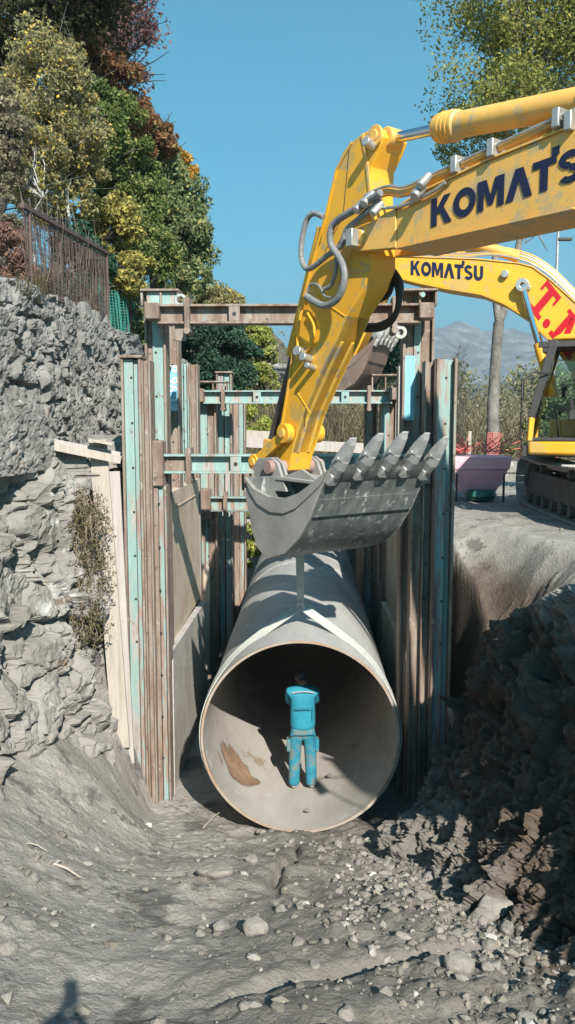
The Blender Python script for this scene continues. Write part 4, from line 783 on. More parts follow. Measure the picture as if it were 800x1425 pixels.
tree('bush', 'reddish dry shrub low behind the left end of the mesh fence', base_at(15, 12.5), [blob(15, 350, 12.5, 26, 40), blob(45, 390, 12.5, 28, 20)], LM['redbranch'], 5000, .035, .03, 50, seed=131, clump_r=.4, limbs=40, twigs=4, cat='bush')
tree('bush', 'tangled grey green scrub behind the green net fence', base_at(165, 18), [blob(165, 440, 18, 36, 40), blob(195, 470, 18, 20, 40)], LM['weep'], 8000, .05, .04, 60, seed=132, clump_r=.36, limbs=40, twigs=3, cat='bush')
tree('yew_tree', 'rounded dark green evergreen between the high strut and the second strut', (P(300, 590, 26).x, 26, 0), [blob(300, 482, 26, 48, 36), blob(335, 500, 26, 28, 28), blob(262, 500, 26, 28, 34), blob(300, 520, 26, 50, 26)], LM['conifer'], 22000, .07, .2, 120, seed=14, clump_r=.3)
tree('poplar_tree', 'yellow green leafy tree just right of the dark evergreen behind the struts', (P(355, 590, 30).x, 30, 0), [blob(352, 490, 30, 30, 40), blob(345, 460, 30, 24, 20), blob(355, 550, 30, 36, 40), blob(365, 520, 30, 24, 34)], LM['bright'], 16000, .085, .14, 90, seed=15, clump_r=.32)
tree('poplar_tree', 'yellowing tree whose top shows just above the high strut beside the lifting eye', (P(295, 590, 34).x, 34, 0), [blob(295, 425, 34, 36, 24), blob(325, 425, 34, 26, 18), blob(262, 415, 34, 22, 24)], LM['olive'], 9000, .10, .18, 60, seed=16, clump_r=.36)
tree('bush', 'light green bush low in the gap left of the yellow arm', (P(365, 640, 24).x, 24, 0), [blob(352, 580, 24, 32, 26), blob(372, 600, 24, 20, 18), blob(345, 760, 24.5, 24, 30), blob(350, 700, 25, 22, 30)], LM['bright'], 7500, .06, .05, 50, seed=17, clump_r=.34, cat='bush')
tree('pine_tree', 'dark bluish tree behind the rusty raised bucket', (P(535, 590, 40).x, 40, 0), [blob(540, 500, 40, 30, 38), blob(505, 480, 40, 22, 22), blob(560, 530, 40, 22, 50), blob(500, 540, 40, 40, 40)], LM['conifer'], 14000, .13, .2, 90, seed=18, clump_r=.36)
M['ashbark'] = mat('ash_tree_bark', [(.35, (.10, .088, .078)), (.6, (.22, .205, .185)), (.75, (.28, .27, .25))], 4, (1, 1, .6), rough=.95, bump=.6, bscale=14, bdist=.06)
# tall tree on the right, forked grey trunk
tb = P(684, 640, 25); tb.z = 0
t = thing('ash_tree', 'tall tree with a forked grey trunk and thin yellow green crown behind the excavators', 'tree', tuple(tb))
b = MB(); f0 = P(694, 448, 25); b.tube([tb, P(686, 600, 25), P(686, 560, 25), P(690, 500, 25), f0], [.25, .19, .175, .165, .16], 12)
l1 = [f0, P(690, 420, 25), P(688, 380, 25), P(690, 320, 25), P(692, 220, 25), P(690, 100, 25), P(696, -20, 25), P(700, -130, 25)]; b.tube(l1, [.12, .11, .10, .09, .08, .06, .04, .02], 8)
l2 = [f0, P(704, 425, 25), P(712, 395, 25), P(722, 340, 25.3), P(735, 260, 25.6), P(748, 150, 26), P(755, 30, 26), P(750, -90, 26)]; b.tube(l2, [.14, .13, .12, .10, .08, .06, .04, .02], 8)
gr = random.Random(21); cl = []
for k in range(230):
    src = l1 if k % 2 else l2; i = gr.randint(3, 6); st = Vector(src[i]).lerp(Vector(src[i+1] if i+1 < len(src) else src[i]), gr.random())
    tgt = P(gr.uniform(604, 870), gr.uniform(-260, 235), gr.uniform(22.6, 28)); fall = (tgt.x-P(735, 0, 25).x)/3.2
    if abs(fall) > 1 - max(0, (P(0, 60, 25).z-tgt.z))*.16 and tgt.z < P(0, 60, 25).z: continue
    if (tgt-st).length > 5.2 or tgt.z < st.z-1.2: continue
    m_ = st.lerp(tgt, .5)+Vector((gr.uniform(-.3, .3), gr.uniform(-.3, .3), gr.uniform(-.3, .3))); b.tube([st, m_, tgt], [.035, .02, .006], 5, False); cl += [np.array(tgt), np.array(m_.lerp(tgt, .5))]
for a_, b_ in ((P(776, 300, 25), P(800, 318, 25)), (P(745, 318, 25), P(762, 350, 25)), (P(722, 345, 25.2), P(768, 310, 25))): b.tube([P(735, 300, 25.4), a_.lerp(b_, .2), b_], [.05, .03, .01], 5, False)
b.build('trunk', 'ashbark', t, smooth=60)
cl = np.array(cl); V, Fq = leaves(62000, cl, .45+.6*np.random.default_rng(4).random(len(cl)), .058, 77); npmesh('crown', V, Fq, LM['tall'], t)
# brush and far wood
def brush(n, x0, x1, y0, y1, h0, h1, name, label, lm, seed, wid=.02):
    g_ = np.random.default_rng(seed); x = g_.uniform(x0, x1, n); y = g_.uniform(y0, y1, n); z0 = hqv(x, y); h = g_.uniform(h0, h1, n)*(.75+.35*vnoise(np.stack([x*.25, y*.1, x*0], -1), seed)); a = g_.random(n)*3.14
    zb = z0+h*.72*g_.random(n)**1.2; ln = h*.28*(.4+g_.random(n)); lx = g_.normal(size=n)*.5*ln; ly = g_.normal(size=n)*.5*ln; wx, wy = np.cos(a)*wid, np.sin(a)*wid
    V = np.stack([np.stack([x-wx, y-wy, zb], -1), np.stack([x+wx, y+wy, zb], -1), np.stack([x+lx+wx*.3, y+ly+wy*.3, zb+ln], -1), np.stack([x+lx-wx*.3, y+ly-wy*.3, zb+ln], -1)], 1).reshape(-1, 3)
    o = npmesh(name, V, np.arange(n*4).reshape(-1, 4), lm); kind(o, 'stuff'); tag(o, label, 'brush'); return o
brush(46000, 3, 26, 27, 40, 3.2, 4.8, 'brush', 'dry yellowish brush behind the trunk of the tall tree', LM['brush'], 31, .014)
g_ = np.random.default_rng(35); n_ = 420; cx_ = np.stack([g_.uniform(-3, 27, n_), g_.uniform(27, 38, n_), g_.random(n_)**.7*3.9], -1); cx_[:, 2] *= .8+.4*vnoise(cx_*np.array([.3, .1, 0]), 8)
V, Fq = leaves(26000, cx_, .35+.5*g_.random(n_), .06, 36); o = npmesh('thicket', V, Fq, LM['brush']); kind(o, 'stuff'); tag(o, 'tangle of dry olive twigs and leaves in the brush behind the site', 'brush')
brush(30000, -3, 5, 27, 40, 2.2, 3.6, 'brush', 'dry olive brush seen below the second strut at the far end of the trench', LM['brush'], 32, .013)
g_ = np.random.default_rng(33); n_ = 260; cx_ = np.stack([g_.uniform(4, 75, n_), g_.uniform(48, 66, n_), g_.uniform(.5, 6.6, n_)], -1); cx_[:, 2] *= .75+.3*vnoise(cx_*np.array([.15, .1, 0]), 8)
V, Fq = leaves(34000, cx_, 1.1+1.3*g_.random(n_), .17, 34); o = npmesh('far_wood', V, Fq, LM['farwood']); kind(o, 'stuff'); tag(o, 'belt of hazy grey green trees behind the brush on the right', 'wood')
tree('bush', 'green shrub seen through the glass of the second excavator cab', (P(735, 600, 20).x, 20, 0), [blob(745, 590, 20, 26, 26), blob(790, 560, 20, 40, 50), blob(715, 625, 20, 20, 14)], LM['weep'], 6000, .06, .05, 40, seed=191, clump_r=.34, cat='bush')
tree('sapling', 'thin bare sapling sticking up behind the low right shoring post', (P(645, 640, 22).x, 22, 0), [blob(640, 520, 22, 12, 40)], LM['brush'], 500, .02, .03, 30, seed=192, clump_r=.3, limbs=30, twigs=5, cat='tree')
# hanging weeds and vines on the rock cut
b = MB(); rr = random.Random(8); o_ = P(124, 700, 10.5)
t = thing('hanging_weeds', 'curtain of dry weeds hanging down the rock cut left of the upright white board', 'plant', tuple(o_))
cp = []
for k in range(130):
    p = P(rr.uniform(104, 145), rr.uniform(670, 860), rr.uniform(10.25, 10.6)); pts = [p]
    for j in range(5): p = p+Vector((rr.gauss(0, .03), rr.gauss(0, .02), -rr.uniform(.04, .13))); pts.append(p); cp.append(np.array(p))
    b.tube(pts, .0035, 3, False)
b.build('stem', 'twig', t, smooth=0); V, Fq = leaves(5200, np.array(cp), np.full(len(cp), .05), .019, 5, droop=.03); npmesh('foliage', V, Fq, LM['weed'], t)
rr = random.Random(9)
for k, (px, py, d_, lab) in enumerate([(50, 405, 10.8, 'tuft of dry grass on the wall top under the left half of the mesh fence'), (30, 412, 10.3, 'tuft of dry grass on the wall top beside the left fence post'), (140, 478, 14.9, 'tuft of dry grass on the wall by the right fence post')]):
    c = P(px, py, d_); b = MB()
    for j in range(60): p = c+Vector((rr.gauss(0, .06), rr.gauss(0, .2), -.05)); b.tube([p, p+Vector((rr.gauss(.03, .05), rr.gauss(0, .06), rr.uniform(.1, .35)))], .004, 3, False)
    tag(b.build('grass_tuft', LM['weed'], None, smooth=0, loc=tuple(c)), lab, 'grass')
# sticks on the ramp
for (x0, y0_, x1, y1_, r_, lab) in [(75, 1208, 112, 1227, .012, 'pale bare stick lying on the left of the dirt ramp'), (283, 1155, 312, 1135, .010, 'short white stick leaning by the lower left rim of the pipe'), (232, 1121, 284, 1147, .004, 'long thin wire lying from the left panel to the pipe rim'), (38, 1178, 66, 1190, .006, 'small twig lying above the pale bare stick'), (668, 1215, 682, 1172, .02, 'short broken branch leaning on the pointed pale stone')]:
    a_, b_ = ground_at(x0, y0_), ground_at(x1, y1_); a_.z = hq(a_.x, a_.y)+.03; b_.z = hq(b_.x, b_.y)+.03 if y1_ > y0_ else b_.z+.1; tag(MB().tube([a_, a_.lerp(b_, .5)+Vector((0, 0, .02)), b_], [r_, r_*.9, r_*.5], 6).build('stick', 'wood', None, loc=tuple(a_)), lab, 'stick')

# ------------------------------------------------------------------ mountains
def ridge(name, y0, prof, depth, amp, m, label, seed, nxs=150, nys=34):
    """prof: list of (px, py) skyline at distance y0"""
    prof = sorted(prof); xs = np.linspace(P(prof[0][0], 500, y0).x, P(prof[-1][0], 500, y0).x, nxs); hx = [P(a_, b_, y0).x for a_, b_ in prof]; hz = [P(a_, b_, y0).z for a_, b_ in prof]
    zt = np.interp(xs, hx, hz); tt = np.linspace(0, 1, nys); Vv = []
    Xg, Tg = np.meshgrid(xs, tt); Yg = y0-depth*(1-Tg); Zg = zt[None, :]*(Tg**1.15); p = np.stack([Xg, Yg, Zg], -1)/(depth*.35)
    r_ = fbm(p*np.array([1.6, .6, 1]), 6, seed, .55); Zg = np.where(Tg > 0, Zg+amp*r_*np.minimum(1, Tg*2.5), -1); Yg = Yg+amp*fbm(p*2+5, 4, seed+1)
    V1 = np.stack([Xg, Yg, Zg], -1); bk = V1[-1].copy(); bk[:, 1] += depth; bk[:, 2] = -1; V1 = np.concatenate([V1, bk[None]], 0); ix = np.arange(V1.shape[0]*nxs).reshape(V1.shape[0], nxs)
    Fq = np.stack([ix[:-1, :-1], ix[:-1, 1:], ix[1:, 1:], ix[1:, :-1]], -1).reshape(-1, 4); o = npmesh(name, V1.reshape(-1, 3), Fq, m, smooth=True); return kind(o, 'structure')
M['mtn'] = mat('grey_mountain_rock', [(.35, (.08, .10, .07)), (.5, (.17, .16, .13)), (.62, (.36, .34, .31))], .012, rough=1, bump=.0, detail=10, spec=0)
M['hill'] = mat('autumn_wooded_hill', [(.3, (.035, .05, .025)), (.5, (.10, .085, .045)), (.7, (.17, .13, .07))], .035, rough=1, bump=.0, detail=12, spec=0)
ridge('mountain', 3600, [(-700, 420), (200, 470), (330, 470), (430, 480), (520, 462), (575, 447), (612, 450), (650, 441), (690, 458), (735, 462), (800, 480), (900, 470), (1300, 440)], 1500, 75, 'mtn', '', 51, 260, 60)
ridge('mountain', 1500, [(300, 500), (560, 560), (620, 545), (680, 528), (740, 520), (820, 505), (1100, 470)], 500, 18, 'hill', '', 52)
ridge('hillside', 700, [(-500, 300), (100, 380), (250, 405), (330, 432), (372, 452), (392, 470), (410, 500), (440, 540), (480, 570), (540, 585)], 330, 10, 'hill', '', 53)
for k in range(9): 
    px, py = 376+random.uniform(-4, 18), 522+random.uniform(-5, 8); c = P(px, py, 520); o = MB().box(c.x-4, c.x+4, 516, 524, c.z-6, c.z+3).hexa([(c.x-4.5, 515.5, c.z+3.01), (c.x+4.5, 515.5, c.z+3.01), (c.x+4.5, 524.5, c.z+3.01), (c.x-4.5, 524.5, c.z+3.01)], [(c.x-4.5, 519.9, c.z+5.5), (c.x+4.5, 519.9, c.z+5.5), (c.x+4.5, 520.1, c.z+5.5), (c.x-4.5, 520.1, c.z+5.5)]).build('house', 'wood', None, loc=(c.x, 520, c.z-6)); tag(o, 'tiny white house on the far hillside left of the yellow arm', 'house', 'far houses on the hillside')
# haze
m = bpy.data.materials.new('haze'); m.use_nodes = True; N = m.node_tree.nodes; N.remove(N['Principled BSDF']); pv = N.new('ShaderNodeVolumePrincipled'); pv.inputs['Color'].default_value = (.70, .84, 1, 1); pv.inputs['Density'].default_value = .00040; pv.inputs['Anisotropy'].default_value = .2
m.node_tree.links.new(pv.outputs[0], N['Material Output'].inputs['Volume']); M['haze'] = m
kind(MB().box(-4200, 4600, -380, 5700, -8, 590).build('haze', m, None, smooth=0), 'stuff'); bpy.data.objects['haze']['label'] = 'thin blue haze in front of the mountains'; bpy.data.objects['haze']['category'] = 'haze'

# ------------------------------------------------------------------ excavators
def frame(O, d):
    O = Vector((O[0], O[1], 0)); d = Vector((d[0], d[1], 0)).normalized(); wv = Vector((-d.y, d.x, 0))
    fr = lambda t, l, z: O+d*t+wv*l+Vector((0, 0, z))
    def tz(px, py, l=0.): q = onplane(px, py, O+wv*l, wv); return ((q-O).dot(d), q.z)
    return fr, tz, d, wv
def L3(fr, tz, pts, l): return [fr(*(lambda a: (a[0], l, a[1]))(tz(px, py, l))) for px, py in pts]
def mid(a, b, k=.5): return (a[0]+(b[0]-a[0])*k, a[1]+(b[1]-a[1])*k)
def lettering(word, A, U, V, Nn, th=.004):
    """bold block lettering: A origin, U advance vector per unit cap height, V cap height vector, Nn towards viewer"""
    mb = MB(); x = 0.; lift = [0]
    def poly(p, x0): lift[0] += 1; o_ = Nn*(th+.0006*(lift[0] % 3)); mb.hexa([A+U*(x0+a)+V*b_ for a, b_ in p], [A+U*(x0+a)+V*b_+o_ for a, b_ in p])
    def arc(cx, cy, rx, ry, a0, a1, tx, ty, x0, n=18):
        for i in range(n):
            q0, q1 = R(a0+(a1-a0)*i/n), R(a0+(a1-a0)*(i+1)/n); poly([(cx+rx*math.cos(q0), cy+ry*math.sin(q0)), (cx+rx*math.cos(q1), cy+ry*math.sin(q1)), (cx+(rx-tx)*math.cos(q1), cy+(ry-ty)*math.sin(q1)), (cx+(rx-tx)*math.cos(q0), cy+(ry-ty)*math.sin(q0))], x0)
    for ch in word:
        if ch == 'K': poly([(0, 0), (.25, 0), (.25, 1), (0, 1)], x); poly([(.26, .40), (.40, .42), (.84, 1), (.54, 1), (.26, .62)], x); poly([(.36, .50), (.52, .64), (.90, 0), (.60, 0)], x); x += .96
        elif ch == 'O': arc(.46, .5, .46, .5, 0, 360, .24, .25, x, 28); x += .99
        elif ch == 'M': poly([(0, 0), (.24, 0), (.24, 1), (0, 1)], x); poly([(.12, 1), (.34, 1), (.60, .12), (.42, .12)], x); poly([(.68, 1), (.90, 1), (.60, .12), (.42, .12)], x); poly([(.78, 0), (1.02, 0), (1.02, 1), (.78, 1)], x); x += 1.08
        elif ch == 'A': poly([(0, 0), (.27, 0), (.62, 1), (.34, 1)], x); poly([(.34, 1), (.62, 1), (.96, 0), (.68, 0)], x); x += .98
        elif ch == 'T': poly([(-.02, .76), (.78, .76), (.78, .99), (-.02, .99)], x); poly([(.24, 0), (.50, 0), (.50, .76), (.24, .76)], x); poly([(.62, 1.0), (.86, 1.0), (.86, 1.26), (.62, 1.26)], x); x += .84
        elif ch == 'S':
            arc(.38, .72, .37, .28, 30, 270, .22, .21, x, 14); arc(.38, .29, .38, .29, -150, 90, .22, .21, x, 14); poly([(.36, .44), (.40, .44), (.40, .58), (.36, .58)], x); x += .86
        elif ch == 'U': poly([(0, .36), (.25, .36), (.25, 1), (0, 1)], x); poly([(.55, .36), (.80, .36), (.80, 1), (.55, 1)], x); arc(.40, .37, .40, .37, 180, 360, .25, .24, x, 14); x += .9
        elif ch == 't':   # slab serif T
            poly([(.28, .12), (.56, .12), (.56, .84), (.28, .84)], x); poly([(.10, 0), (.74, 0), (.74, .14), (.10, .14)], x); poly([(0, .84), (.84, .84), (.84, 1), (0, 1)], x); poly([(0, .66), (.10, .66), (.10, .84), (0, .84)], x); poly([(.74, .66), (.84, .66), (.84, .84), (.74, .84)], x); x += .90
        elif ch == '.': arc(.14, .14, .14, .14, 0, 360, .139, .139, x, 14); x += .42
        elif ch == 'm':   # slab serif M
            for xx in (.14, .96): poly([(xx, .1), (xx+.24, .1), (xx+.24, .9), (xx, .9)], x); poly([(xx-.12, 0), (xx+.34, 0), (xx+.34, .14), (xx-.12, .14)], x); poly([(xx-.12, .88), (xx+.30, .88), (xx+.30, 1), (xx-.12, 1)], x)
            poly([(.22, .98), (.46, .98), (.78, .25), (.58, .12)], x); poly([(.92, .98), (1.14, .98), (.76, .12), (.58, .25)], x); x += 1.45
    return mb
def seg(mb, pts, l0, l1, fr): mb.prism(pts, fr, l0, l1)
def bucket(t, fr, prof, rim, hw, tipdir, m, mi, mt, teeth=5, bow=.09, tl=.42, dust=None):
    th = .035; n = len(prof)
    # bent bottom shell with a slightly spade shaped lip
    ls = [-hw, -hw*.5, 0, hw*.5, hw]; add = lambda l: bow*(1-(l/hw)**2)
    vs, fs = [], []; cx = sum(p[0] for p in prof)/n; cz = sum(p[1] for p in prof)/n
    rows = 13; lv = [-hw+2*hw*k/(rows-1) for k in range(rows)]
    for side in (0, 1):
        for l in lv:
            for i, p in enumerate(prof):
                q = list(p)
                if i == n-1: q = [p[0]+tipdir[0]*add(l), p[1]+tipdir[1]*add(l)]
                if side:
                    v = Vector((cx-q[0], cz-q[1])).normalized()*th; q = [q[0]+v.x, q[1]+v.y]
                vs.append(fr(q[0], l, q[1]))
    A_ = rows*n
    for j in range(rows-1):
        for i in range(n-1):
            a = j*n+i; fs += [(a, a+1, a+n+1, a+n), (A_+a, A_+a+n, A_+a+n+1, A_+a+1)]
        fs += [(j*n, (j+1)*n, A_+(j+1)*n, A_+j*n), (j*n+n-1, A_+j*n+n-1, A_+(j+1)*n+n-1, (j+1)*n+n-1)]
    for j in (0, rows-1):
        for i in range(n-1): a = j*n+i; fs.append((a, a+1, A_+a+1, A_+a))
    MB().add(vs, fs).build('shell', m, t, smooth=45)
    for s in (-1, 1): MB().prism(prof[:-1]+[prof[-1]]+rim[::-1], fr, s*(hw-.002), s*(hw+.03)).build('side_plate', dust or m, t, bevel=.006)
    # side cutter band along the rim, wear strips under the bottom
    band = MB(); k = len(rim)
    for s in (-1, 1):
        inner = [(p[0]+(cx-p[0])*.16, p[1]-.17) for p in rim]; mm = MB()
        for i in range(k-1): mm.hexa([fr(*x_) for x_ in [(rim[i][0], s*(hw+.031), rim[i][1]), (rim[i+1][0], s*(hw+.031), rim[i+1][1]), (inner[i+1][0], s*(hw+.031), inner[i+1][1]), (inner[i][0], s*(hw+.031), inner[i][1])]], [fr(*x_) for x_ in [(rim[i][0], s*(hw+.05), rim[i][1]), (rim[i+1][0], s*(hw+.05), rim[i+1][1]), (inner[i+1][0], s*(hw+.05), inner[i+1][1]), (inner[i][0], s*(hw+.05), inner[i][1])]])
        mm.build('side_cutter', dust or m, t, smooth=50)
    def strip_at(i, k0, k1, o=.012):
        p0, p1 = prof[i], prof[i+1]; a, b_ = mid(p0, p1, k0), mid(p0, p1, k1); v = Vector((a[0]-cx, a[1]-cz)).normalized()*o; MB().hexa([fr(a[0], -hw+.01, a[1]), fr(a[0], hw-.01, a[1]), fr(b_[0], hw-.01, b_[1]), fr(b_[0], -hw+.01, b_[1])], [fr(a[0]+v.x, -hw+.01, a[1]+v.y), fr(a[0]+v.x, hw-.01, a[1]+v.y), fr(b_[0]+v.x, hw-.01, b_[1]+v.y), fr(b_[0]+v.x, -hw+.01, b_[1]+v.y)]).build('wear_strip', m, t, bevel=.003)
    strip_at(n-4, -.1, .95, .022); strip_at(n-2, .02, .75, .02)
    tip = Vector(tipdir).normalized(); nr = Vector((-tip.y, tip.x))
    for k in range(teeth):
        l = -hw+.06+(2*hw-.12)*k/(teeth-1); a = add(l); e = Vector(prof[-1])+tip*a
        def pt(u, v, ll): q = e+tip*u+nr*v; return fr(q.x, l+ll, q.y)
        ad = MB()
        sec = [(-.20, .02, .030), (-.10, .085, .055), (.02, .105, .075), (.12, .095, .070), (.17, .075, .055)]
        for (u0, h0, w0), (u1, h1, w1) in zip(sec[:-1], sec[1:]): ad.hexa([pt(u0, h0, -w0), pt(u0, h0, w0), pt(u0, -h0, w0), pt(u0, -h0, -w0)], [pt(u1, h1, -w1), pt(u1, h1, w1), pt(u1, -h1, w1), pt(u1, -h1, -w1)])
        A0_ = ad.build('tooth_adapter', mt, t, smooth=50, weld=True); A0_.modifiers.new('sub', 'SUBSURF').render_levels = 1
        to = MB(); sec = [(.10, .088, .080), (.12, .088, .080), (.20, .080, .070), (.32, .050, .062), (tl-.02, .022, .056), (tl, .014, .052), (tl+.004, .012, .050)]
        for (u0, h0, w0), (u1, h1, w1) in zip(sec[:-1], sec[1:]): to.hexa([pt(u0, h0, -w0), pt(u0, h0, w0), pt(u0, -h0, w0), pt(u0, -h0, -w0)], [pt(u1, h1, -w1), pt(u1, h1, w1), pt(u1, -h1, w1), pt(u1, -h1, -w1)])
        T0 = to.build('tooth', mt, t, smooth=50, weld=True); T0.modifiers.new('sub', 'SUBSURF').render_levels = 1
        MB().cyl(pt(.12, 0, -.09), pt(.12, 0, .09), .022, 10).build('tooth_pin', mt, T0)
        MB().obox(pt(-.15, .05, 0)*.5+pt(-.15, -.05, 0)*.5, (pt(.07, 0, 0)-pt(0, 0, 0)), (pt(0, 0, .06)-pt(0, 0, 0)), (pt(0, -.055, 0)-pt(0, 0, 0))).build('shroud', mt, t, bevel=.015)
def tubes(mb, fr, tz, pts, l, r, n=8, sm=6): mb.tube(bez(L3(fr, tz, pts, l), sm), r, n); return mb
def undercarriage(t, c, hd, gz=0., ln=4.9, gauge=2.6, sw=.6, ht=1.0):
    """crawler tracks: c centre, hd heading (unit 2d)"""
    h = Vector((hd[0], hd[1], 0)).normalized(); s_ = Vector((-h.y, h.x, 0)); c = Vector((c[0], c[1], gz))
    r_ = ht/2; L_ = ln/2-r_
    for sg in (-1, 1):
        o_ = c+s_*sg*gauge/2; fq = lambda a, l, z: o_+h*a+s_*l+Vector((0, 0, z))
        path = []; N_ = 26
        for k in range(N_): path.append((-L_+2*L_*k/N_, .05, 0))
        for k in range(9): a = R(-90+180*k/9); path.append((L_+(r_-.05)*math.cos(a), r_+(r_-.05)*math.sin(a), 1))
        for k in range(N_): path.append((L_-2*L_*k/N_, 2*r_-.05-.05*math.sin(math.pi*k/N_), 2))
        for k in range(9): a = R(90+180*k/9); path.append((-L_+(r_-.05)*math.cos(a), r_+(r_-.05)*math.sin(a), 3))
        belt = MB(); m_ = len(path)
        for k in range(m_):
            a, b_ = path[k], path[(k+1) % m_]; p, q = Vector(a[:2]), Vector(b_[:2]); d_ = (q-p); ln_ = d_.length; d_.normalize(); nn = Vector((d_.y, -d_.x)); e = p+d_*ln_*.94
            def V_(P_, off, l): Q = P_+nn*off; return fq(Q.x, l, Q.y)
            belt.hexa([V_(p, 0, -sw/2), V_(p, 0, sw/2), V_(e, 0, sw/2), V_(e, 0, -sw/2)], [V_(p, .03, -sw/2), V_(p, .03, sw/2), V_(e, .03, sw/2), V_(e, .03, -sw/2)])
            belt.hexa([V_(p, .031, -sw/2+.01), V_(p, .031, sw/2-.01), V_(p+d_*.02, .031, sw/2-.01), V_(p+d_*.02, .031, -sw/2+.01)], [V_(p, .06, -sw/2+.01), V_(p, .06, sw/2-.01), V_(p+d_*.02, .06, sw/2-.01), V_(p+d_*.02, .06, -sw/2+.01)])
            for l in (-.09, .09): belt.hexa([V_(p, -.09, l-.02), V_(p, -.09, l+.02), V_(e, -.09, l+.02), V_(e, -.09, l-.02)], [V_(p, -.002, l-.02), V_(p, -.002, l+.02), V_(e, -.002, l+.02), V_(e, -.002, l-.02)])
        belt.build('track', 'shoe' if sg else 'track', t, smooth=0)
        fm = MB(); fm.hexa([fq(-L_, -.2, .26), fq(L_, -.2, .26), fq(L_, .2, .26), fq(-L_, .2, .26)], [fq(-L_+.1, -.16, .70), fq(L_-.1, -.16, .70), fq(L_-.1, .16, .70), fq(-L_+.1, .16, .70)]); fo = fm.build('track_frame', 'track', t, bevel=.02)
        for k in range(7): MB().cyl(fq(-L_+.35+(2*L_-.7)*k/6, -.24, .19), fq(-L_+.35+(2*L_-.7)*k/6, .24, .19), .115, 16).build('roller', 'track', fo)
        for k in (-1, 1): MB().cyl(fq(k*.9, -.2, .80), fq(k*.9, .2, .80), .075, 12).build('roller', 'track', fo)
        for k in (-1, 1): MB().ring(fq(k*L_, 0, r_), s_, .12, r_-.13, .16, 24).cyl(fq(k*L_, -.2, r_), fq(k*L_, .2, r_), .14, 16).build('sprocket' if k < 0 else 'idler', 'track', t)
    MB().obox(c+Vector((0, 0, .72)), h*1.0, s_*(gauge/2-.1), Vector((0, 0, .2))).cyl(c+Vector((0, 0, .92)), c+Vector((0, 0, 1.1)), .62, 28).build('centre_frame', 'track', t, bevel=.02)
def house(t, fr, tc, ysc=1.):
    """upper structure: tc = swing centre; front towards -t, cab on the -l side"""
    bx = lambda mb, t0, t1, l0, l1, z0, z1: mb.prism([(tc+t0, z0), (tc+t1, z0), (tc+t1, z1), (tc+t0, z1)], fr, l0, l1)
    bx(MB(), -1.9, 2.2, -1.40, 1.40, 1.10, 1.28).build('deck', 'dark', t, bevel=.01)
    bx(MB(), -.85, 2.1, .48, 1.42, 1.285, 2.15).build('right_engine_housing', 'yellow', t, bevel=.05)
    bx(MB(), .25, 2.1, -1.42, -.45, 1.285, 2.15).build('left_engine_housing', 'yellow', t, bevel=.05)
    bx(MB(), .7, 2.12, -.43, .46, 1.285, 2.35).build('hood', 'yellow', t, bevel=.04)
    MB().prism([(tc+2.2, 1.15), (tc+2.75, 1.2), (tc+2.85, 1.7), (tc+2.75, 2.3), (tc+2.15, 2.35)], fr, -1.42, 1.42).build('counterweight', 'yellow', t, bevel=.06)
    MB().cyl(fr(tc+1.6, .9, 2.1), fr(tc+1.6, .9, 2.75), .07, 14).build('exhaust_pipe', 'dark', t)
    bx(MB(), -1.6, -.95, .7, 1.4, 1.285, 1.75).build('tool_box', 'yellow', t, bevel=.03)
    # cab
    t0, t1, l0, l1, z0, z1 = tc-1.78, tc-.02, -1.46, -.46, 1.27, 3.05
    cab = MB(); cab.prism([(t0-.02, z0-.14), (t1, z0-.14), (t1, z0+.10), (t0-.02, z0+.10)], fr, l0, l1); C0 = cab.build('cab', 'yellow', t, bevel=.05)
    MB().prism([(t0+.30, z1), (t1+.02, z1), (t1, z1+.09), (t0+.42, z1+.09)], fr, l0-.02, l1+.02).build('roof', 'yellow', C0, bevel=.03)
    for l in (l0+.03, l1-.03):
        s = MB(); s.bar(fr(t0+.02, l, z0+.50), fr(t0+.36, l, z1-.003), .075, .13, (0, 0, 1)); s.build('front_pillar', 'dark', C0, bevel=.012)
        MB().bar(fr(t0+.005, l, z0+.10), fr(t0+.03, l, z0+.50), .08, .09, (1, 0, 0)).build('lower_pillar', 'yellow', C0, bevel=.012)
        MB().bar(fr(t1-.06, l, z0+.1), fr(t1-.06, l, z1-.003), .07, .14).build('rear_pillar', 'dark', C0, bevel=.01)
        MB().bar(fr(t0+1.02, l, z0+.1), fr(t0+1.02, l, z1-.003), .05, .05).build('door_pillar', 'dark', C0, bevel=.01)
        MB().bar(fr(t0+.1, l, z1-.07), fr(t1, l, z1-.07), .05, .1).build('roof_rail', 'dark', C0, bevel=.01); MB().bar(fr(t0+.02, l, z0+.13), fr(t1, l, z0+.13), .05, .055).build('sill', 'dark', C0, bevel=.01)
    MB().bar(fr(t0+.36, l0, z1-.05), fr(t0+.36, l1, z1-.05), .1, .09).build('front_header', 'dark', C0, bevel=.01); MB().bar(fr(t0+.05, l0, z0+.62), fr(t0+.05, l1, z0+.62), .03, .03).build('front_rail', 'dark', C0, bevel=.01)
    q = [fr(t0+.035, l0+.05, z0+.14), fr(t0+.035, l1-.05, z0+.14), fr(t0+.37, l1-.05, z1-.1), fr(t0+.37, l0+.05, z1-.1)]; off = Vector((0, 0, 0))-Vector(fr(1, 0, 0)-fr(0, 0, 0))*.006
    MB().hexa(q, [p+off for p in q]).build('front_glass', 'glass', C0, smooth=0)
    q = [fr(t1-.02, l0+.1, z0+1.34), fr(t1-.02, l1-.1, z0+1.34), fr(t1-.02, l1-.1, z1-.12), fr(t1-.02, l0+.1, z1-.12)]; MB().hexa(q, [p+off for p in q]).build('rear_glass', 'glass', C0, smooth=0)
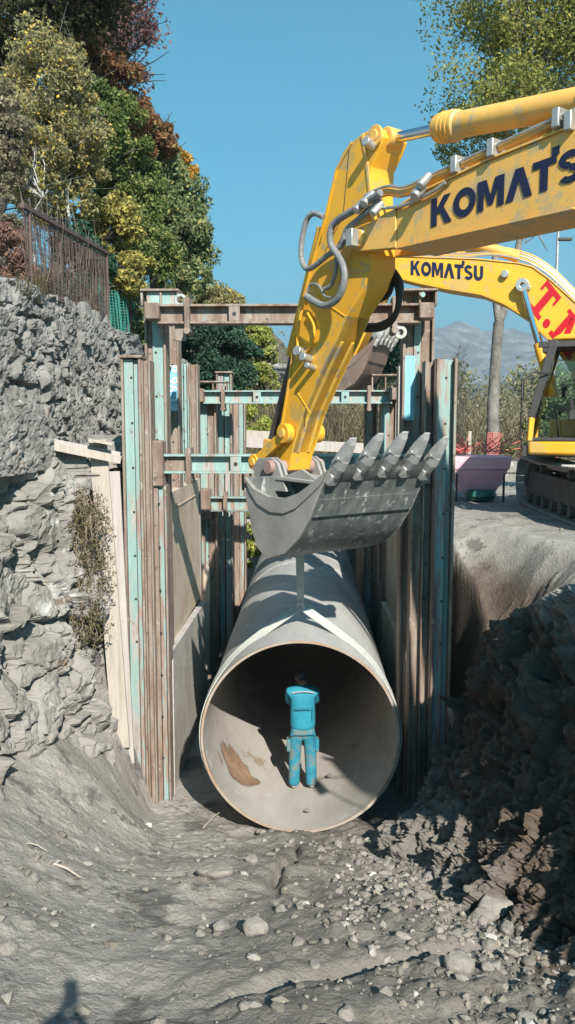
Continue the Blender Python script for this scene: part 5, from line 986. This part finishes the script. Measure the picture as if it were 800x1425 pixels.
    ql = [fr(t0+.10, l1-.03, z0+.17), fr(t0+1.0, l1-.03, z0+.17), fr(t0+1.0, l1-.03, z1-.13), fr(t0+.40, l1-.03, z1-.13)]; lo = (fr(0, 1, 0)-fr(0, 0, 0))*.006; MB().hexa(ql, [p+lo for p in ql]).build('side_glass', 'glass', C0, smooth=0)
    # seat, consoles, levers
    bx(MB(), -.075, -.045, -1.40, -.54, 1.38, 2.6).build('rear_wall', 'dark', C0); bx(MB(), -.95, -.1, -.53, -.50, 1.38, 2.94).build('inner_wall', 'dark', C0)
    st = MB(); bx2 = lambda mb, a, b_, c_, d_, e, f: mb.prism([(t0+a, e), (t0+b_, e), (t0+b_, f), (t0+a, f)], fr, (l0+l1)/2+c_, (l0+l1)/2+d_)
    bx2(st, .75, 1.25, -.25, .25, z0+.35, z0+.5); bx2(st, 1.2, 1.34, -.24, .24, z0+.5, z0+1.15); bx2(st, 1.22, 1.32, -.14, .14, z0+1.18, z0+1.36); bx2(st, .85, 1.2, -.15, .15, z0+.1, z0+.345); st.build('seat', 'dark', C0, bevel=.04)
    for s in (-1, 1):
        cs = MB(); bx2(cs, .62, 1.2, s*.36-.08, s*.36+.08, z0+.45, z0+.62); co_ = cs.build('armrest_console', 'dark', C0, bevel=.02); MB().tube([fr(t0+.66, (l0+l1)/2+s*.36, z0+.6), fr(t0+.63, (l0+l1)/2+s*.36, z0+.82)], [.018, .028], 10).build('joystick', 'black', co_)
        MB().tube([fr(t0+.45, (l0+l1)/2+s*.09, z0+.1), fr(t0+.40, (l0+l1)/2+s*.09, z0+.62)], .012, 8).obox(fr(t0+.42, (l0+l1)/2+s*.09, z0+.14), Vector((.06, 0, .02)), Vector((0, .1, 0)), Vector((0, 0, .012))).build('pedal', 'black', C0)
    MB().obox(fr(t0+.5, l1-.14, z0+.95), Vector((.02, 0, 0)), Vector((0, .1, 0)), Vector((0, 0, .09))).build('monitor', 'black', C0, bevel=.01)
    # mirror and handrail
    mp = [fr(t0+.28, l0-.02, z0+1.22), fr(t0+.05, l0-.22, z0+1.24), fr(t0-.08, l0-.30, z0+1.12)]; mo = MB().tube(bez(mp, 5), .014, 8).build('mirror_arm', 'black', C0)
    MB().obox(fr(t0-.10, l0-.31, z0+.96), (fr(.02, 0, 0)-fr(0, 0, 0)), (fr(0, .085, 0)-fr(0, 0, 0)), Vector((0, 0, .17))).build('mirror', 'black', mo, bevel=.02)
    MB().tube([fr(t0-.12, l0-.22, z0+.80), fr(t0-.14, l0-.1, z0+.2), fr(t0-.1, l0, z0-.05)], .012, 8).build('mirror_stay', 'black', C0)
    return C0

# ---- first excavator (boom enters from the right, arm and bucket in the middle)
p0 = P(385, 650, 10.2); fr, tz, d1, w1 = frame(p0, (.62, -.785)); TC = 9.0; c1 = fr(TC, 0, 0)
EX = thing('excavator', 'big yellow excavator reaching in from the right, its grey bucket raised over the pipe', 'excavator', (c1.x, c1.y, 0), 'yellow crawler excavators')
la = .17; T = lambda pts, l=-la: [tz(px, py, l) for px, py in pts]
arm = T([(381, 654), (386, 612), (398, 548), (406, 497), (413, 445), (424, 405), (436, 355), (445, 338), (452, 300), (460, 268), (467, 236), (477, 211), (488, 198), (503, 187), (519, 177), (530, 179), (534, 190), (528, 207), (516, 232), (514, 262), (516, 300), (518, 345), (518, 370), (505, 404), (482, 440), (467, 476), (445, 522), (420, 580), (406, 630), (401, 655)])
AR = MB().prism(arm, fr, -la, la).build('arm', 'yellow', EX, bevel=.012)
fl = T([(503, 188), (508, 215), (513, 262), (513, 300)]); MB().strip(fl, fr, -la-.012, -la-.001, .035).build('edge_flange', 'yellow_dusty', AR)
bk = T([(381, 650), (398, 548), (413, 445), (436, 355), (452, 300), (467, 236), (488, 198)]); MB().strip([(a+.01, b_) for a, b_ in bk], fr, -la-.014, -la-.001, -.03).build('edge_flange', 'yellow', AR)
un = T([(482, 440), (467, 476), (445, 522), (420, 580), (406, 630)]); MB().strip(un, fr, -la-.006, la+.006, -.014).build('wear_plate', 'yellow_worn', AR)
for o_ in (.07, .23): MB().strip([(a+.015, b_) for a, b_ in un[1:]], fr, -la+o_, -la+o_+.04, -.03).build('wear_bar', 'yellow_worn', AR, bevel=.004)
MB().strip(T([(398, 500), (420, 440), (452, 352), (478, 300), (487, 200)])[2:], fr, -la-.004, -la-.001, .008).build('weld_line', 'dark', AR)
for wl in ([(437, 400), (455, 430)], [(413, 545), (432, 575)], [(470, 395), (490, 350)], [(480, 440), (458, 425)]):
    a_, b_ = tz(*wl[0], -la), tz(*wl[1], -la); MB().bar(fr(a_[0], -la-.002, a_[1]), fr(b_[0], -la-.002, b_[1]), .012, .014).build('weld_bead', 'yellow', AR, bevel=.003)
lp = tz(523, 190, -la); 
for r_, h_ in ((.11, .03), (.06, .05)): MB().cyl(fr(lp[0], -la-.001, lp[1]), fr(lp[0], -la-h_, lp[1]), r_, 24).build('pin_boss', 'yellow_dusty', AR, bevel=.004)
for pq in ((514, 203, .05), (418, 492, .06), (426, 500, .05), (432, 512, .035), (505, 331, .06)): q_ = tz(pq[0], pq[1], -la-.06); MB().cyl(fr(q_[0], -la, q_[1]), fr(q_[0]+.02, -la-.14, q_[1]+.03), pq[2], 12).build('fitting', 'steel', AR, bevel=.008)
# boom
lb_ = .27; bt = [tz(px, py, -lb_) for px, py in [(552, 344), (552, 291), (588, 268), (680, 224), (800, 176)]]; bb = [tz(800, 288, -lb_)]
tt_ = bt[-1][0]; zt_ = bt[-1][1]; zb_ = bb[0][1]
boomp = bt+[(4.85, 4.95), (5.4, 5.75), (6.0, 5.85), (6.6, 5.4), (7.5, 4.0), (8.6, 2.35), (8.8, 2.1), (8.75, 1.8), (8.45, 1.72), (8.1, 1.9), (6.9, 3.65), (6.2, 4.5), (5.6, 4.5), (5.1, 4.15)]+bb
BM = MB().prism(boomp, fr, -lb_, lb_).build('boom', 'yellow_dusty', EX, bevel=.01)
MB().strip([bt[0], bb[0]], fr, -lb_-.02, lb_+.02, -.02).build('bottom_plate', 'yellow_dusty', BM, bevel=.004)
MB().strip(bt[1:], fr, -lb_-.02, lb_+.02, .02).build('top_plate', 'yellow_dusty', BM, bevel=.004)
nose = [tz(px, py, -lb_) for px, py in [(551.5, 345), (551.5, 290), (536, 297), (520, 308), (500, 317), (489, 325), (487, 335), (490, 346), (500, 350)]]
for s in (-1, 1): MB().prism(nose, fr, s*(la+.012), s*(lb_+.012)).build('nose_plate', 'yellow_dusty', BM, bevel=.008)
q_ = tz(500, 333, -lb_); MB().cyl(fr(q_[0], -lb_-.05, q_[1]), fr(q_[0], lb_+.05, q_[1]), .10, 24).build('pin', 'yellow_dusty', BM, bevel=.006); MB().obox(fr(q_[0], -lb_-.10, q_[1]), w1*.05, d1*.05, Vector((0, 0, .09))).build('grease_block', 'steel', BM, bevel=.01)
a_, b_ = tz(600, 316.5, -lb_-.002), tz(757, 266, -lb_-.002); kh = tz(600, 278, -lb_-.002)[1]-a_[1]
U_ = (fr(b_[0], 0, b_[1])-fr(a_[0], 0, a_[1]))/(.96+.99+1.08+.98+.38); lettering('KOMATSU', fr(a_[0], -lb_-.003, a_[1]), U_, Vector((0, 0, kh)), -w1).build('lettering', 'navy', BM, smooth=0)
# arm cylinder
pa = fr(*(lambda a: (a[0], 0, a[1]))(tz(546, 193, 0))); pb_ = fr(*(lambda a: (a[0], 0, a[1]))(tz(612, 179, 0))); pc = fr(*(lambda a: (a[0], 0, a[1]))(tz(800, 143, 0))); pd = pc+(pc-pb_)*.62
MB().cyl(pa, pb_, .055, 24).build('cylinder_rod', 'chrome', EX)
MB().ring(pa, w1, .04, .10, .2, 22).build('rod_eye', 'yellow_dusty', EX, bevel=.01)
dr = (pd-pb_).normalized(); cyb = MB().tube([pb_-dr*.02, pb_+dr*.02, pb_+dr*.24, pb_+dr*.26, pd], [.125, .138, .138, .118, .118], 30).build('cylinder_barrel', 'yellow_dusty', EX)
for k in (.08, .13, .18): MB().ring(pb_+dr*k, dr, .13, .145, .02, 30).build('ring_band', 'yellow_dusty', cyb)
MB().ring(pb_+dr*1.62, dr, .112, .135, .04, 26).build('clamp_band', 'yellow_dusty', cyb)
MB().prism([(5.5, 5.7), (6.2, 5.75), (6.1, 6.15), (5.8, 6.2)], fr, -.2, .2).build('cylinder_bracket', 'yellow_dusty', BM, bevel=.01)
# hydraulic lines along the boom
ln1 = [(507, 272), (537, 259), (563, 260), (600, 243), (640, 225), (688, 203), (740, 179), (800, 152)]
for k, (dy, r_, mm, l) in enumerate([(0, .014, 'steel', -.28), (7, .026, 'yellow_dusty', -.24), (11, .026, 'yellow_dusty', -.14), (3, .020, 'yellow_dusty', -.05), (18, .018, 'steel', -.30)]):
    pts = [(x, y+dy) for x, y in (ln1 if k < 4 else [(525, 272), (560, 268), (600, 250), (620, 236)])]; tubes(MB(), fr, tz, pts, l, r_).build('hydraulic_line', mm, BM)
for px, py in ((637, 230), (688, 207), (779, 166), (796, 170)): q_ = tz(px, py, -.26); MB().obox(fr(q_[0], -.2, q_[1]), d1*.035, w1*.13, Vector((0, 0, .075))).build('line_clamp', 'steel', BM, bevel=.01)
for px, py, r_ in ((512, 279, .05), (524, 292, .04), (582, 268, .05), (590, 253, .04), (501, 288, .045)): q_ = tz(px, py, -.36); MB().cyl(fr(q_[0], -.42, q_[1]-.05), fr(q_[0]+.01, -.30, q_[1]+.07), r_, 12).build('fitting', 'steel', BM, bevel=.01)
H_ = [([(530, 268), (501, 287), (469, 307), (460, 321), (461, 341), (475, 364), (479, 390), (469, 416), (450, 425), (426, 412)], .036, -.38), ([(528, 276), (512, 295), (483, 319), (475, 341), (455, 356), (430, 374), (420, 362), (420, 335), (427, 306), (437, 297), (450, 302)], .030, -.34), ([(512, 290), (492, 312), (470, 345), (468, 372), (462, 395), (452, 402)], .022, -.31), ([(426, 412), (432, 396), (444, 398), (452, 412), (462, 414)], .014, -.30)]
for pts, r_, l in H_:
    cl_ = bez(L3(fr, tz, pts, l), 14); rs = [r_*(1+(.10 if k % 2 else -.04)) for k in range(len(cl_))]; MB().tube(cl_, rs, 9).build('hose', 'hose', AR)
for pts in ([(539, 372), (552, 396), (554, 424), (546, 446), (530, 457), (508, 459)], [(537, 375), (545, 392), (540, 410), (524, 420)], [(532, 378), (538, 392), (530, 406), (520, 411)], [(541, 368), (557, 392), (556, 418), (548, 440), (528, 452), (506, 455)]): tubes(MB(), fr, tz, pts, .30, .032, 8).build('hose', 'black', AR)
tubes(MB(), fr, tz, [(428, 436), (437, 455), (434, 478), (424, 492)], -la-.03, .016).build('pipe_line', 'yellow', AR)
tubes(MB(), fr, tz, [(426, 412), (418, 440), (414, 470), (415, 490)], -la-.06, .018).build('pipe_line', 'yellow', AR)
# bucket cylinder and linkage
b0 = fr(*(lambda a: (a[0], 0, a[1]))(tz(377, 617, 0))); b1 = fr(*(lambda a: (a[0], 0, a[1]))(tz(408, 496, 0))); b2 = fr(*(lambda a: (a[0], 0, a[1]))(tz(452, 318, 0)))
MB().cyl(b0, b1, .05, 20).build('cylinder_rod', 'darkrod', EX); MB().tube([b1, b1.lerp(b2, .03), b2], [.08, .095, .095], 24).build('cylinder_barrel', 'yellow', EX)
lk0, lk1 = tz(354, 643, -.25), tz(396, 603, -.25)
for s in (-1, 1):
    A_, B_ = fr(lk0[0], s*.235, lk0[1]), fr(lk1[0], s*.235, lk1[1]); lk = MB().bar(A_, B_, .05, .13, w1.cross(B_-A_)).ring(A_, w1, .035, .10, .09, 20).ring(B_, w1, .04, .12, .10, 20).build('bucket_link', 'yellow', EX, bevel=.006)
MB().cyl(fr(lk1[0], -.31, lk1[1]), fr(lk1[0], .29, lk1[1]), .055, 20).build('link_pin', 'yellow_dusty', EX, bevel=.006); MB().cyl(fr(lk0[0], -.30, lk0[1]), fr(lk0[0], .29, lk0[1]), .05, 20).build('link_pin', 'yellow_dusty', EX, bevel=.006)
MB().bar(fr(lk0[0], 0, lk0[1]), b0.lerp(b1, .05), .16, .16).build('tie_link', 'yellow_dusty', EX, bevel=.01)
# bucket
hw = .74; Bp = [(345, 664), (344, 690), (349, 714), (353, 738), (361, 762), (374, 778), (400, 770), (419, 748), (434, 718), (443, 694), (452, 672), (463, 652)]
Bt = [tz(px, py, -hw) for px, py in Bp]; Rm = [tz(px, py, -hw) for px, py in [(345, 664), (357, 680), (378, 691), (400, 693), (420, 686), (440, 671), (463, 652)]]
tp_, te = tz(482, 617, -hw), Bt[-1]; tdir = Vector((tp_[0]-te[0], tp_[1]-te[1])).normalized()
BK = thing  # bucket belongs to the excavator: its pieces are children of one bucket mesh
bkt = MB().prism([(Bt[0][0], Bt[0][1]), (Bt[0][0]+.9, Bt[0][1]-.02), (Bt[0][0]+.9, Bt[0][1]-.06), (Bt[0][0]+.02, Bt[0][1]-.05)], fr, -hw*.5, hw*.5).build('bucket_top_plate', 'bucket_dust', EX, bevel=.01)
bucket(EX, fr, Bt, Rm, hw, tuple(tdir), 'bucket', 'bucket_dust', 'tooth', tl=.385, dust='bucket_dust')
pp = tz(379, 650, -.34)
for l in (-.34, .34, -.27, .27): MB().prism([(pp[0]-.28, pp[1]-.30), (pp[0]+.30, pp[1]-.28), (pp[0]+.13, pp[1]+.05), (pp[0], pp[1]+.12), (pp[0]-.28, pp[1]+.10), (pp[0]-.4, pp[1]-.02)], fr, l-.018, l+.018).build('bucket_ear', 'bucket_dust', EX, bevel=.006)
M['pinrust'] = mat('rusty_pin', [(.3, (.26, .16, .14)), (.7, (.36, .25, .22))], 6, rough=.6, bump=.1)
MB().cyl(fr(pp[0], -.42, pp[1]), fr(pp[0], .42, pp[1]), .085, 22).build('bucket_pin', 'pinrust', EX, bevel=.008)
for l in (-.3, .3): 
    MB().prism([(Bt[0][0]+.05, Bt[0][1]-.02), (Bt[0][0]+1.0, Bt[0][1]-.1), (Bt[0][0]+.5, Bt[0][1]+.10)], fr, l-.02, l+.02).build('bucket_rib', 'bucket_dust', EX, bevel=.006)
undercarriage(EX, (c1.x, c1.y), (.25, .97), gz=-.08)
house(EX, fr, TC)
for s in (-1, 1):
    e0, e1 = fr(6.2, s*.42, 4.9), fr(7.45, s*.42, 1.45); e_ = e1.lerp(e0, .62); MB().cyl(e1, e_, .09, 18).build('cylinder_barrel', 'yellow', EX); MB().cyl(e_, e0, .05, 16).build('cylinder_rod', 'chrome', EX)

# ---- second excavator in the background
S2 = Vector((5.95, 14.5, 0)); dd = Vector((.937, -.349, 0)); O2 = S2-dd*4.6; fr2, tz2, d2, w2 = frame(O2, dd); TC2 = 4.6
E2 = thing('excavator', 'second yellow excavator standing in the background on the right with its cab in view', 'excavator', (S2.x, S2.y, 0), 'yellow crawler excavators')
lb2 = .30; T2 = lambda pts, l=-lb2: [tz2(px, py, l) for px, py in pts]
tb_ = T2([(545, 359), (553, 357), (663, 361), (722, 367), (741, 372), (767, 391), (800, 421), (840, 470)]); bb_ = T2([(543, 383), (582, 393), (621, 401), (670, 409), (702, 422), (732, 441), (764, 472)])
foot = (TC2-.55, 1.95); B2 = MB().prism(tb_+[(foot[0]+.25, foot[1]+.2), (foot[0]+.2, foot[1]-.15), (foot[0]-.15, foot[1]-.12)]+bb_[::-1], fr2, -lb2, lb2).build('boom', 'yellow', E2, bevel=.01)
MB().strip(tb_[1:], fr2, -lb2-.02, lb2+.02, .02).build('top_plate', 'yellow_dusty', B2); MB().strip(bb_, fr2, -lb2-.02, lb2+.02, -.02).build('bottom_plate', 'yellow', B2)
a_, b_ = tz2(571.5, 382.5, -lb2-.002), tz2(672, 391, -lb2-.002); kh = tz2(572, 362.5, -lb2-.002)[1]-a_[1]
U_ = (fr2(b_[0], 0, b_[1])-fr2(a_[0], 0, a_[1]))/(.96+.99+1.08+.98+.84+.86+.80); lettering('KOMATSU', fr2(a_[0], -lb2-.003, a_[1]), U_, Vector((0, 0, kh)), -w2, .006).build('lettering', 'navy', B2, smooth=0)
# big red letters following the lower half of the boom
a_, b_ = tz2(733, 424, -lb2-.002), tz2(768, 470, -lb2-.002); c_ = tz2(762, 389, -lb2-.002)
Ax, Ux, Vx = fr2(a_[0], -lb2-.004, a_[1]), None, None
Vx = fr2(c_[0], -lb2-.004, c_[1])-Ax; Ux = (fr2(b_[0], -lb2-.004, b_[1])-Ax)/1.55
lettering('t.m', Ax, Ux*1.0, Vx, -w2, .006).build('lettering', 'red', B2, smooth=0)
for px, py, r_ in ((703, 382, .07), (735, 401, .05)): q_ = tz2(px, py, -lb2); MB().cyl(fr2(q_[0], -lb2-.09, q_[1]), fr2(q_[0], -lb2, q_[1]), r_, 18).build('lamp', 'steel', B2, bevel=.01)
pts = [(560, 352), (640, 355), (690, 352), (735, 362), (770, 384), (810, 425)]
for k in range(6): tubes(MB(), fr2, tz2, [(x+(k % 3), y-k*2.2+3) for x, y in pts], -.26+.1*k, .017).build('hydraulic_line', 'yellow_dusty' if k % 2 else 'steel', B2)
q0 = fr2(*(lambda a: (a[0], 0, a[1]))(tz2(655, 338, 0))); q1 = fr2(*(lambda a: (a[0], 0, a[1]))(tz2(722, 358, 0))); MB().cyl(q0, q1, .10, 22).build('cylinder_barrel', 'yellow_dusty', E2); qr = fr2(*(lambda a: (a[0], 0, a[1]))(tz2(560, 318, 0))); MB().cyl(qr, q0, .05, 16).build('cylinder_rod', 'chrome', E2)
for s in (-1, 1):
    k0 = tz2(727, 397, -lb2-.12); k1 = tz2(749, 478, -lb2-.12); e0, e1 = fr2(k0[0], s*(lb2+.12), k0[1]), fr2(k1[0], s*(lb2+.12), k1[1]); MB().cyl(e0, e1, .055, 18).build('cylinder_rod', 'chrome', E2); MB().ring(e0, w2, .04, .12, .12, 20).build('rod_eye', 'steel', E2, bevel=.01)
    e2_ = e1+(e1-e0)*.9; MB().cyl(e1, e2_, .09, 18).build('cylinder_barrel', 'yellow', E2)
arm2 = [tz2(px, py, -.22) for px, py in [(466, 512), (480, 470), (505, 400), (522, 345), (535, 315), (552, 318), (556, 345), (548, 380), (520, 440), (492, 500), (480, 518)]]
MB().prism(arm2, fr2, -.22, .22).build('arm', 'yellow', E2, bevel=.01)
sc2 = .80; oz = tz2(480, 512, 0); t0_, z0_ = Bt[0]
f2 = lambda p: (oz[0]-.3+(p[0]-t0_)*sc2, oz[1]+.22+(p[1]-z0_)*sc2)
# the background bucket is curled a little further
ca_, sa_ = math.cos(R(12)), math.sin(R(12)); f3 = lambda p: (lambda q: (oz[0]+(q[0]-oz[0])*ca_-(q[1]-oz[1])*sa_, oz[1]+(q[0]-oz[0])*sa_+(q[1]-oz[1])*ca_))(f2(p))
B2t = [f3(p) for p in Bt]; R2t = [f3(p) for p in Rm]; td2 = (tdir.x*ca_-tdir.y*sa_, tdir.x*sa_+tdir.y*ca_)
bucket(E2, fr2, B2t, R2t, .62, td2, 'bucket2', 'bucket2', 'tooth', tl=.32)
undercarriage(E2, (S2.x, S2.y), (.03, 1), ln=5.1)
house(E2, fr2, TC2)
# tub with rebar, odds and ends on the ground
c = P(662, 668, 17.5); hx, hy = .62, .55
t = thing('mixing_tub', 'faded pink tub on a frame standing beside the track of the second excavator', 'tub', (c.x, 17.5, 0))
zt2, zb2 = zat(634, 17.5), zat(684, 17.5)
ol = lambda z, a, b_: [(c.x-a, 17.5-b_, z), (c.x+a, 17.5-b_, z), (c.x+a, 17.5+b_, z), (c.x-a, 17.5+b_, z)]
MB().hexa(ol(zb2, .36, .3), ol(zt2-.28, .58, .5)).build('hopper', 'pink', t, bevel=.02); MB().hexa(ol(zt2-.277, .60, .52), ol(zt2, .64, .56)).build('rim', 'pink', t, bevel=.02)
for sx in (-1, 1):
    for sy in (-1, 1): MB().bar((c.x+sx*.5, 17.5+sy*.45, 0), (c.x+sx*.5, 17.5+sy*.45, zt2-.2), .04, .04).build('leg', 'dark', t)
tag(MB().tube([(c.x+.05, 17.2, .12), (c.x+.05, 17.2, .26)], [.34, .30], 20).tube([(c.x+.05, 17.2, .02), (c.x+.05, 17.2, .119)], [.25, .33], 20).build('basin', 'greenplastic', None, loc=(c.x, 17.2, .02), bevel=.01), 'dark green basin lying on the ground under the pink tub', 'basin')
rr = random.Random(3); b = MB()
for k in range(60): a_ = Vector((c.x+rr.uniform(-.7, .6), 17.5+rr.uniform(-.4, .4), zt2+.02+rr.random()*.1)); b.tube([a_, a_+Vector((rr.uniform(-.5, .7), rr.uniform(-.2, .2), rr.uniform(.0, .38)))], .009, 4, False)
o = b.build('rebar_heap', 'rebar', None, smooth=0, loc=(c.x, 17.5, zt2)); tag(o, 'heap of thin red bars and red netting piled in the pink tub', 'rebar')
def netting(pa, pb, h, name, label, m='rebar'):
    b = MB(); n_ = max(8, int((pb-pa).length/.07))
    for k in range(n_+1): s = k/n_; q = pa.lerp(pb, s)+Vector((0, .04*math.sin(k*.9), 0)); b.tube([q, q+Vector((.02*math.sin(k), 0, h))], .010, 4, False)
    for j in range(7): b.tube([pa+Vector((0, 0, h*j/6)), pb+Vector((0, 0, h*j/6))], .008, 4, False)
    tag(b.build(name, m, None, smooth=0, loc=tuple(pa)), label, 'netting')
netting(P(678, 640, 18.5), P(694, 640, 18.5), .62, 'safety_net', 'upright bundle of red safety netting at the foot of the tall tree')
netting(P(720, 640, 21), P(775, 640, 21), .4, 'safety_net', 'low red safety netting seen beneath the second excavator')
q = P(654, 600, 19.5); tag(MB().bar((q.x, 19.5, 0), (q.x, 19.5, P(654, 600, 19.5).z), .07, .03).build('stake', 'wood', None, loc=(q.x, 19.5, 0)), 'pale wooden stake standing behind the pink tub', 'stake')
q = P(700, 640, 18.2); tag(MB().bar((q.x-.8, 18.2, q.z), (q.x+.4, 18.2, q.z), .05, .05).bar((q.x-.75, 18.2, 0), (q.x-.75, 18.2, q.z-.03), .05, .05).bar((q.x+.35, 18.2, 0), (q.x+.35, 18.2, q.z-.03), .05, .05).bar((q.x-.8, 18.2, q.z-.3), (q.x+.4, 18.2, q.z-.3), .04, .04).build('trestle', 'dark', None, loc=(q.x, 18.2, 0)), 'dark low trestle between the pink tub and the excavator track', 'trestle')
# road lamp
t = thing('street_lamp', 'thin grey lamp pole rising behind the booms of the excavators', 'street lamp', (P(767, 590, 30).x, 30, 0)); px_ = P(767, 590, 30).x
MB().tube([(px_, 30, 0), (px_, 30, P(767, 300, 30).z)], [.08, .05], 12).build('pole', 'steel', t); zz = P(767, 333, 30).z; MB().obox((px_+.25, 30, zz), (.25, 0, 0), (0, .1, 0), (0, 0, .05)).build('lamp_head', 'dark', t, bevel=.02)
# low grey boundary wall behind the site
tag(MB().box(4.5, 24, 24.2, 24.5, -.1, .55).build('boundary_wall', 'rock', None, loc=(4.5, 24.2, 0)), 'low pale wall at the far edge of the site under the brush', 'wall')
